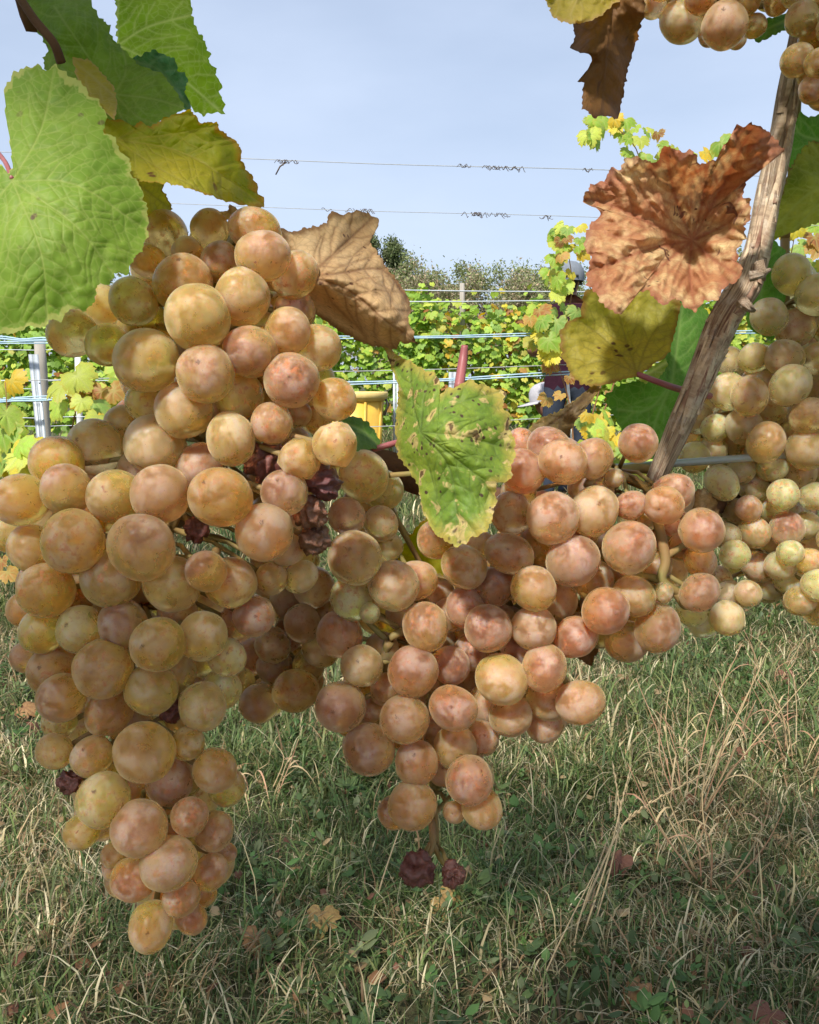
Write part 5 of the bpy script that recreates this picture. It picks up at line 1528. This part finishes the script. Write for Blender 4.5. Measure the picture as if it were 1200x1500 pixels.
LEFT_B = """
307 336 61 3 O; 242 342 70 3.2 P; 275 372 50 2 A; 323 384 63 1.5 R; 218 383 57 2.8 P; 268 415 88 1 O; 195 442 74 1.2 G; 289 465 101 0 C; 355 435 86 0.4 C
385 375 81 0.8 P; 373 337 76 1.8 A; 432 403 72 1.6 C; 432 455 63 2.4 M; 421 485 70 1 A; 367 515 79 0.6 M; 427 557 82 0.7 M; 465 510 70 2 C; 490 585 64 1.8 A; 462 612 50 2.8 C; 437 608 40 2.6 M
398 620 62 0.9 M; 338 643 76 0.5 C; 350 580 74 1.8 G; 214 528 95 0 C; 301 548 88 0 C; 270 600 87 0.8 C; 213 590 60 2.4 G; 105 488 75 2.2 G; 150 452 78 2.6 G; 157 505 64 2 G; 227 650 92 1 C; 185 622 60 2.6 D; 140 655 86 1.6 G
83 678 82 1.2 A; 97 717 77 0.4 P; 30 732 84 0.4 A; 170 728 82 0.6 C; 235 723 88 0 P; 323 728 93 -0.6 O; 293 684 72 1.7 M; 107 793 98 -0.4 A; 207 802 99 -0.8 P; 45 803 74 1 C; 387 780 86 0 P; 162 848 90 0.4 P
252 855 86 0.3 C; 302 837 63 -0.2 R; 338 853 78 0.8 A; 68 865 88 0.5 A; 15 782 62 2 C; 118 922 74 0.6 C; 180 915 76 0.5 P; 232 944 83 -0.5 A; 297 932 75 0.3 C; 62 925 70 1 A; 36 892 56 1.8 A; 150 980 92 0 A; 42 962 56 1.7 P
78 982 78 0.9 O; 333 963 58 1.4 G; 372 903 62 1.6 M; 398 847 50 2.4 D; 350 910 60 2 M; 90 1022 77 0.3 O; 160 1043 74 0.9 A; 222 1010 80 0.3 A; 297 1035 74 0.6 C; 212 1102 95 -0.6 A; 275 1089 52 0.3 O; 80 1100 60 0.8 A; 135 1108 66 0.6 P
315 1128 68 0.3 A; 332 1152 58 1.4 C; 248 1145 74 0.8 M; 152 1172 86 -0.5 C; 204 1213 90 -0.6 P; 278 1196 60 -0.1 R; 314 1218 62 0.8 M; 120 1218 58 0.6 A; 247 1265 88 -0.6 P; 195 1288 72 0.4 R; 308 1278 58 0.9 R
266 1315 60 0.2 R; 221 1357 77 0 O; 280 1345 52 1 R; 330 1250 36 2 R; 103 1145 40 1 S; 247 1040 40 1.2 S; 168 1252 44 1.7 A; 88 1056 54 1.9 C; 325 1010 60 1.8 G; 255 985 66 1.6 C; 190 1060 70 2 A; 110 870 60 2 P
390 680 64 1.7 S; 473 705 52 0.9 S; 455 752 50 1.2 W; 460 790 48 1.5 W; 287 778 40 0.9 S; 440 672 61 0.2 X; 490 651 66 0.1 X; 417 722 69 0.4 M; 312 600 60 2.3 D
420 800 58 2.2 D; 440 845 50 2.6 D; 200 690 60 2 P; 130 720 56 2 P; 140 760 60 1.9 A; 260 900 60 1.7 D; 100 960 60 1.9 A; 200 1150 60 1.7 P; 250 1230 50 1.5 R; 60 840 60 1.7 P; 240 1320 44 1.5 R; 300 1310 40 1.7 R; 170 1270 44 1.9 R
"""
PED = [(345, 350, .236), (320, 390, .25), (262, 440, .275)]
bunch('largest long bunch of amber and cream grapes filling the left', LEFT_B, 0.196, 0.0075, 1,
      [(345, 350, .236), (315, 430, .228), (320, 560, .225), (280, 700, .22), (220, 850, .218), (190, 1000, .216), (215, 1150, .213), (240, 1280, .21)], nfill=130, mean=(1.0, 0.65, 0.12), pull=0.45, extra=[([(318, 806, .200), (312, 815, .198), (303, 818, .197)], [0.0011, 0.0011, 0.0016])])

BACK = """
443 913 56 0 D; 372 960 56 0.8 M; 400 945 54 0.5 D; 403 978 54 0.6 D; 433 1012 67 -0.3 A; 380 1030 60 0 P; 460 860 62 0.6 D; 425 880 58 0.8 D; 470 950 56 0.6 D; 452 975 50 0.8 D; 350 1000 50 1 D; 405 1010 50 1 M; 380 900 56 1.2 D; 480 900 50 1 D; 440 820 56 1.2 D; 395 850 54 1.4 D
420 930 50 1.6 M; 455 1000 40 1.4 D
"""
PED = [(440, 770, .285), (435, 730, .287), (430, 690, .292)]
bunch('small dim bunch hanging in shade between the left and middle bunches', BACK, 0.268, 0.008, 2, [(440, 770, .285), (430, 850, .285), (415, 950, .285), (410, 1020, .285)], nfill=16, fill_depth=0.03)

MIDDLE = """
533 697 74 0.2 C; 560 718 58 1.4 G; 558 767 50 0.8 C; 508 756 54 0 M; 520 817 80 -0.5 C; 567 800 46 1.6 C; 515 877 64 0.5 G; 577 858 74 -0.2 C; 542 898 30 -0.2 G; 610 850 60 1 A; 497 930 68 0.7 R; 623 918 71 -0.2 A; 530 975 62 -0.1 C; 605 983 74 -0.4 R; 660 975 58 1 M
765 690 66 0.5 R; 763 652 48 1.4 R; 804 655 64 0.9 M; 825 677 69 -0.3 O; 868 672 60 0.6 P; 935 649 58 -0.2 R; 749 752 62 0.8 P; 810 759 78 -0.4 P; 870 749 74 0 C; 925 740 46 0.4 R; 972 740 60 0.1 O; 985 722 62 0.9 P; 1028 777 68 -0.2 P; 746 811 66 0 P; 840 822 78 -0.2 M
922 802 79 -0.5 P; 782 862 66 -0.6 A; 680 830 66 0.2 A; 725 860 58 0.9 M; 682 890 60 0.9 M; 715 920 70 -0.2 P; 782 920 67 0 P; 842 933 64 0.5 R; 887 895 71 -0.6 R; 928 873 64 0.5 A; 963 920 70 0.8 D; 918 940 62 1.1 D; 692 955 56 1 M; 797 978 70 -0.2 P; 735 995 77 -0.2 A; 640 790 58 1.2 A
664 1037 70 -0.6 R; 593 1053 73 -0.4 A; 499 1035 75 0 P; 540 1098 77 0.2 P; 610 1117 67 0.2 A; 667 1095 66 0.1 A; 707 1080 52 1.2 D; 688 1143 73 -0.1 M; 706 1184 63 0.4 A; 604 1180 75 -0.1 A; 578 1190 52 0.9 R; 665 1190 34 1 O; 565 1010 48 1 A; 635 985 56 1.3 M; 748 1048 64 0.9 D; 804 1023 68 0.3 P
850 1029 71 0.2 A; 798 1060 58 0.8 D; 1025 868 60 0.3 M; 1026 822 50 1.1 A; 972 868 30 0.6 G; 790 800 60 1.5 D; 700 800 50 1.5 D; 760 950 56 1.3 M; 870 850 60 1.5 D; 640 940 56 1.6 D; 560 950 50 1.4 D; 640 1070 50 1.3 A; 545 1040 46 1.5 D; 820 880 56 1.7 D; 900 700 30 1.2 G
610 1272 54 0.6 S; 663 1281 40 0.6 S; 735 910 50 1.7 D; 1000 800 46 1.5 A; 960 830 50 1.6 D; 715 1030 60 1.3 D; 650 1130 46 1.3 D; 590 900 50 1.6 D; 640 870 50 1.6 D; 660 900 52 1.5 D; 880 720 40 1.8 G; 945 760 40 1.8 G; 760 720 50 1.8 A
"""
PED = [(905, 690, .262), (935, 686, .265), (964, 690, .262)]
bunch('wide middle bunch of pink blushed grapes with a tapering tail', MIDDLE, 0.236, 0.0078, 3,
      [(905, 690, .262), (880, 760, .268), (820, 840, .266), (730, 910, .266), (640, 960, .262), (625, 1060, .258), (635, 1160, .256), (640, 1240, .255)], nfill=120, mean=(0.78, 0.46, 0.16), pull=0.5, blush=0.12,
      extra=[([(950, 715, .246), (965, 770, .243), (975, 820, .242), (970, 850, .242), (1000, 872, .243)], [0.0013, 0.0015, 0.0015, 0.0014, 0.0012]),
             ([(975, 815, .242), (1000, 800, .245), (1015, 790, .25)], [0.0012, 0.001, 0.001]), ([(970, 850, .242), (945, 845, .246), (920, 850, .25)], [0.0012, 0.0012, 0.0014]),
             ([(990, 868, .243), (1005, 885, .243), (1012, 880, .244)], [0.0012, 0.0018, 0.0016]),
             ([(570, 940, .244), (548, 920, .243), (535, 905, .242)], [0.0011, 0.0009, 0.0009]), ([(570, 935, .242), (600, 920, .244)], [0.0011, 0.0014]), ([(570, 940, .242), (560, 970, .246), (575, 990, .25)], [0.0016, 0.0012, 0.0012]),
             ([(862, 712, .243), (868, 700, .245), (890, 690, .252), (920, 700, .255), (950, 715, .25)], [0.0016, 0.0012, 0.0011, 0.0012, 0.0012]),
             ([(632, 1200, .253), (634, 1235, .25), (625, 1258, .247)], [0.0011, 0.0011, 0.0009]), ([(634, 1235, .25), (648, 1262, .25), (660, 1270, .25)], [0.0009, 0.0008, 0.0008])])

RIGHT_B = """
1160 402 64 0 C; 1197 432 68 -0.2 C; 1127 464 59 0.3 C; 1165 480 64 0.6 P; 1203 525 58 0.2 P; 1149 525 61 -0.1 P; 1104 525 48 0.8 C; 1067 527 44 1.2 D; 1158 565 67 -0.4 C; 1067 574 58 0.4 C; 1098 580 60 -0.1 A; 1187 610 62 -0.5 O; 1203 570 50 0.9 P; 1122 648 62 -0.1 A; 1182 658 66 -0.4 A
1090 625 58 0.9 D; 1048 627 44 1.1 G; 1020 612 52 1.6 D; 1132 685 46 0.8 G; 1057 707 54 0.6 G; 1147 724 50 0.4 G; 1173 693 52 0.8 D; 1192 727 46 0.5 G; 1017 670 48 1.6 D; 1132 745 48 1 G; 1097 745 32 0.9 R; 1153 775 56 0.9 M; 1064 785 44 1.3 G; 1077 812 46 0.6 G; 1158 810 32 0.4 G; 1143 829 37 0.4 G
1185 821 32 0.4 A; 1178 841 30 0.7 G; 1156 853 35 0.6 G; 1198 857 40 0.3 G; 1172 880 48 0.9 D; 1013 896 46 0.9 G; 1030 912 48 1.1 G; 1065 905 54 0.9 D; 1096 869 42 0.8 D; 1068 870 42 1 D; 1105 780 50 1.2 D; 1110 830 50 1.2 D; 1180 770 46 1.2 D; 1085 690 44 1.2 D; 1105 715 46 1.2 D; 1050 850 46 1.2 D
1130 600 50 1.4 D; 1160 640 50 1.4 D; 1110 560 50 1.4 D; 1045 660 44 1.5 D; 1030 760 44 1.5 D; 1220 480 60 0.6 C; 1235 560 60 0.6 P; 1230 640 60 0.6 A; 1225 710 56 0.8 G; 1220 790 50 0.9 D; 1215 890 46 0.8 D; 1195 895 36 1 D; 1040 880 44 1.5 D; 1000 640 40 2 D; 1035 590 44 1.6 D; 1130 790 44 1.6 D; 1080 750 44 1.4 D
1240 440 62 0.6 C; 1125 860 40 1.4 D; 1195 470 56 1.2 C; 1145 610 46 1.8 D; 1075 650 46 1.7 D; 1110 665 44 1.6 D
"""
PED = [(1150, 350, .335), (1162, 240, .325), (1168, 130, .29), (1172, 50, .258)]
bunch('big bunch of cream and green grapes behind the cane at the right edge', RIGHT_B, 0.302, 0.009, 4, [(1150, 350, .335), (1150, 480, .335), (1140, 620, .335), (1120, 760, .335), (1100, 870, .332)], nfill=85, mean=(0.88, 0.76, 0.30), pull=0.4, blush=-0.15, small=1.3)

TOPM = """
1062 37 78 -0.2 P; 998 32 70 0.4 D; 957 8 44 0.9 D; 1105 38 40 1 A; 1027 -4 56 0.3 O; 1095 2 46 0.4 A; 1138 4 44 0.5 O; 970 -25 56 0.6 A; 1065 -40 64 0 C; 1120 -45 60 0.4 A; 1010 -60 62 0.3 P; 1080 60 30 1.2 D; 1040 50 40 1.3 D; 1150 -30 50 0.9 A; 1060 -100 60 0.4 P; 1110 -110 56 0.7 C
"""
PED = [(1080, -160, .255), (1130, -170, .26), (1195, -140, .262)]
bunch('amber bunch cut off by the top edge beside the dark brown leaf', TOPM, 0.236, 0.008, 5, [(1080, -160, .255), (1070, -80, .255), (1060, 0, .255), (1060, 30, .255)], nfill=12)
TOPR = """
1175 27 58 0.6 D; 1168 88 56 0.4 D; 1203 92 54 -0.2 A; 1192 130 50 0.3 A; 1195 55 56 0.8 A; 1222 40 60 0.2 P; 1230 120 58 0.3 C; 1210 -10 60 0.4 C; 1245 80 60 0.4 A; 1225 160 50 0.5 D; 1165 -10 50 0.9 D; 1185 110 40 1.2 D
"""
PED = [(1215, -90, .25), (1210, -120, .254), (1193, -110, .26)]
bunch('dusky bunch in the top right corner beside the cane', TOPR, 0.226, 0.008, 6, [(1215, -90, .25), (1212, 0, .25), (1210, 80, .25), (1208, 130, .25)], nfill=10)

# ------------------------------------------------------------------ things standing or lying in the grass
STRAW = simple_mat('straw', (0.50, 0.38, 0.21), (0.36, 0.26, 0.14), 120, 0.7, 0.2)
REDST = simple_mat('red_dry_stem', (0.36, 0.16, 0.10), (0.46, 0.33, 0.19), 40, 0.7, 0.2)
def spike(pts, label, head=0.4, r=0.0011, mat=STRAW, name='grass_stalk', group='dry seeding grass stalks'):
    """pts: (px, py, height above ground)"""
    W = [atG(px, py, z) for px, py, z in pts]
    base = W[0]
    P = smooth_path([tuple(p) for p in W], 8)
    root = empty(name, base, label, 'grass stalk', group)
    MB().tube(P, list(np.linspace(r * 1.3, r * 0.6, len(P))), 6).build('stem', mat, root, tuple(base))
    # spikelets set alternately along the head
    if head:
        n0 = int(len(P) * (1 - head))
        tot = P[n0:]
        k = 0
        L = sum(np.linalg.norm(np.array(tot[i + 1]) - np.array(tot[i])) for i in range(len(tot) - 1))
        m = max(6, int(L / 0.011))
        mb = MB()
        for q in range(m):
            u = q / m * (len(tot) - 1); i = min(int(u), len(tot) - 2)
            p = Vector(tot[i]).lerp(Vector(tot[i + 1]), u - i); d = (Vector(tot[i + 1]) - Vector(tot[i])).normalized()
            s = d.cross(Vector((0, 1, 0.3))).normalized() * (1 if q % 2 else -1)
            e = (d * 0.9 + s * 0.3).normalized()
            mb.tube([p, p + e * 0.006 + s * 0.001, p + e * 0.013], [0.0006, 0.0022, 0.0003], 5)
        h = mb.build('seed_head', mat, root, tuple(base)); h['kind'] = 'stuff'
spike([(830, 1390, 0), (900, 1230, .10), (940, 1185, .14), (1035, 1132, .18)], 'dry ryegrass stalk with the long seed head leaning to the right', 0.5, 0.0016)
spike([(845, 1400, 0), (890, 1260, .10), (910, 1180, .16), (925, 1120, .19)], 'dry ryegrass stalk standing upright beside the leaning one', 0.4, 0.0014)
spike([(860, 1390, 0), (895, 1270, .08), (907, 1190, .14), (897, 1115, .18)], 'dry ryegrass stalk bending slightly left behind the upright one', 0.35, 0.0013)
spike([(780, 1470, 0), (820, 1380, .05), (880, 1260, .09)], 'bare straw stalk running into the ryegrass clump', 0, 0.0013)
spike([(840, 1430, 0), (848, 1350, .05), (890, 1230, .10)], 'second bare straw stalk in the ryegrass clump', 0, 0.0012)
spike([(540, 1365, 0), (560, 1290, .04), (585, 1215, .08)], 'straw stalk rising below the middle bunch tail', 0, 0.0016)
spike([(0, 1300, 0), (20, 1240, .04), (45, 1190, .08)], 'straw stalk at the left edge', 0, 0.002)
spike([(62, 1500, 0), (66, 1440, .05), (80, 1380, .09)], 'thin straw stalk at the bottom left corner', 0, 0.0013)
spike([(330, 1275, 0), (328, 1330, -.0), (327, 1345, .0)], 'short straw beside the left bunch tip', 0, 0.0012)

def dry_weed(px, py, label, seed, n=7, h=0.35):
    g = random.Random(seed)
    b = atG(px, py)
    root = empty('dry_weed', b, label, 'weed', 'dry reddish weeds in the grass')
    for k in range(n):
        a = g.random() * 6.28; L = h * (0.5 + 0.6 * g.random())
        q = b + Vector((math.cos(a) * 0.03, math.sin(a) * 0.03, 0))
        e = q + Vector((math.cos(a) * L * (0.15 + 0.5 * g.random()), math.sin(a) * L * 0.2, L * (0.6 + 0.35 * g.random())))
        m = q.lerp(e, 0.5) + Vector((0.03 * g.uniform(-1, 1), 0, 0.02 * g.random()))
        P = smooth_path([tuple(q), tuple(m), tuple(e)], 5)
        st = MB().tube(P, list(np.linspace(0.0017, 0.0006, len(P))), 6).build('stem', REDST if k % 2 else STRAW, root, tuple(b))
        for j in range(1 + k % 2):
            p = Vector(P[int(len(P) * (0.3 + 0.3 * g.random()))]); aa = g.random() * 6.28
            L2 = 0.04 + 0.07 * g.random()
            d = Vector((math.cos(aa), math.sin(aa) * 0.6, 0.0)).normalized()
            s = d.cross(Vector((0, 0, 1))).normalized()
            V = []
            nn = 7
            tw = g.uniform(-1.5, 1.5)
            for q in range(nn):
                u = q / (nn - 1)
                c = p + d * L2 * u + Vector((0, 0, L2 * (0.9 * u - 1.5 * u * u)))
                ww = 0.0017 * (1 - u ** 3) + 0.0002
                sd = (s * math.cos(tw * u) + Vector((0, 0, 1)) * math.sin(tw * u)) * ww
                V += [c - sd, c + sd]
            me = mesh_np('blade', np.array([tuple(v - b) for v in V]), quads=[(2 * q, 2 * q + 1, 2 * q + 3, 2 * q + 2) for q in range(nn - 1)])
            obj('blade', me, STRAW if (j + k) % 3 else REDST, root)
dry_weed(1010, 1190, 'tall reddish dry weed right of centre in the grass', 1, 14, 0.46)
dry_weed(1045, 1290, 'straw coloured dry weed in front of the tall reddish one', 2, 9, 0.30)
dry_weed(1170, 1120, 'dry weed with drooping blades at the right edge', 3, 14, 0.30)
dry_weed(385, 1170, 'small reddish dry weed between the left and middle bunches', 4, 9, 0.16)
dry_weed(1120, 1010, 'pale dry weed below the right bunch', 5, 7, 0.22)

FALLEN = leaf_mat('fallen_leaf', (0.40, 0.24, 0.10), (0.30, 0.15, 0.06), edge=(0.22, 0.10, 0.04), vein=(0.20, 0.10, 0.05), scale=25, trans=0.2)
FALLEN_Y = leaf_mat('fallen_leaf_yellow', (0.52, 0.36, 0.12), (0.40, 0.24, 0.09), vein=(0.26, 0.14, 0.06), scale=25, trans=0.2)
FALLEN_R = leaf_mat('fallen_leaf_red', (0.24, 0.11, 0.065), (0.17, 0.075, 0.045), vein=(0.16, 0.06, 0.04), scale=25, trans=0.2)
for k, (px, py, s, m, lb) in enumerate(((472, 1335, 0.055, FALLEN_Y, 'pale tan fallen leaf in the grass below the middle bunch'), (650, 1315, 0.060, FALLEN_Y, 'fallen tan leaf behind the shrivelled tail berries'),
        (935, 1440, 0.050, FALLEN, 'brown fallen leaf near the bottom of the grass'), (1090, 1098, 0.045, FALLEN_R, 'reddish brown fallen leaf beside the tall dry weed'),
        (380, 1365, 0.050, FALLEN, 'dim brown fallen leaf right of the left bunch tip'), (910, 1255, 0.050, FALLEN_R, 'reddish fallen leaf at the foot of the ryegrass'), (35, 1035, 0.06, FALLEN, 'fallen brown leaf at the left edge beside the bunch'),
        (1150, 985, 0.05, FALLEN_R, 'small red fallen leaf below the right bunch'), (1130, 1480, 0.05, FALLEN_R, 'dark red fallen leaf at the bottom right corner'), (50, 1060, 0.04, FALLEN_R, 'orange fallen leaf close to the left edge'))):
    me = template_leaf(200 + k, 5, 0.7, 0.9)
    o = obj('fallen_leaf', me, m, None, atG(px, py, 0.035))
    o.rotation_euler = (R(-55 + 15 * math.sin(k * 3)), R(20 * math.sin(k * 5)), R(70 * math.sin(k * 2.3)))
    o.scale = (s * 0.8,) * 3
    tag(o, lb, 'leaf', 'fallen leaves lying in the grass')
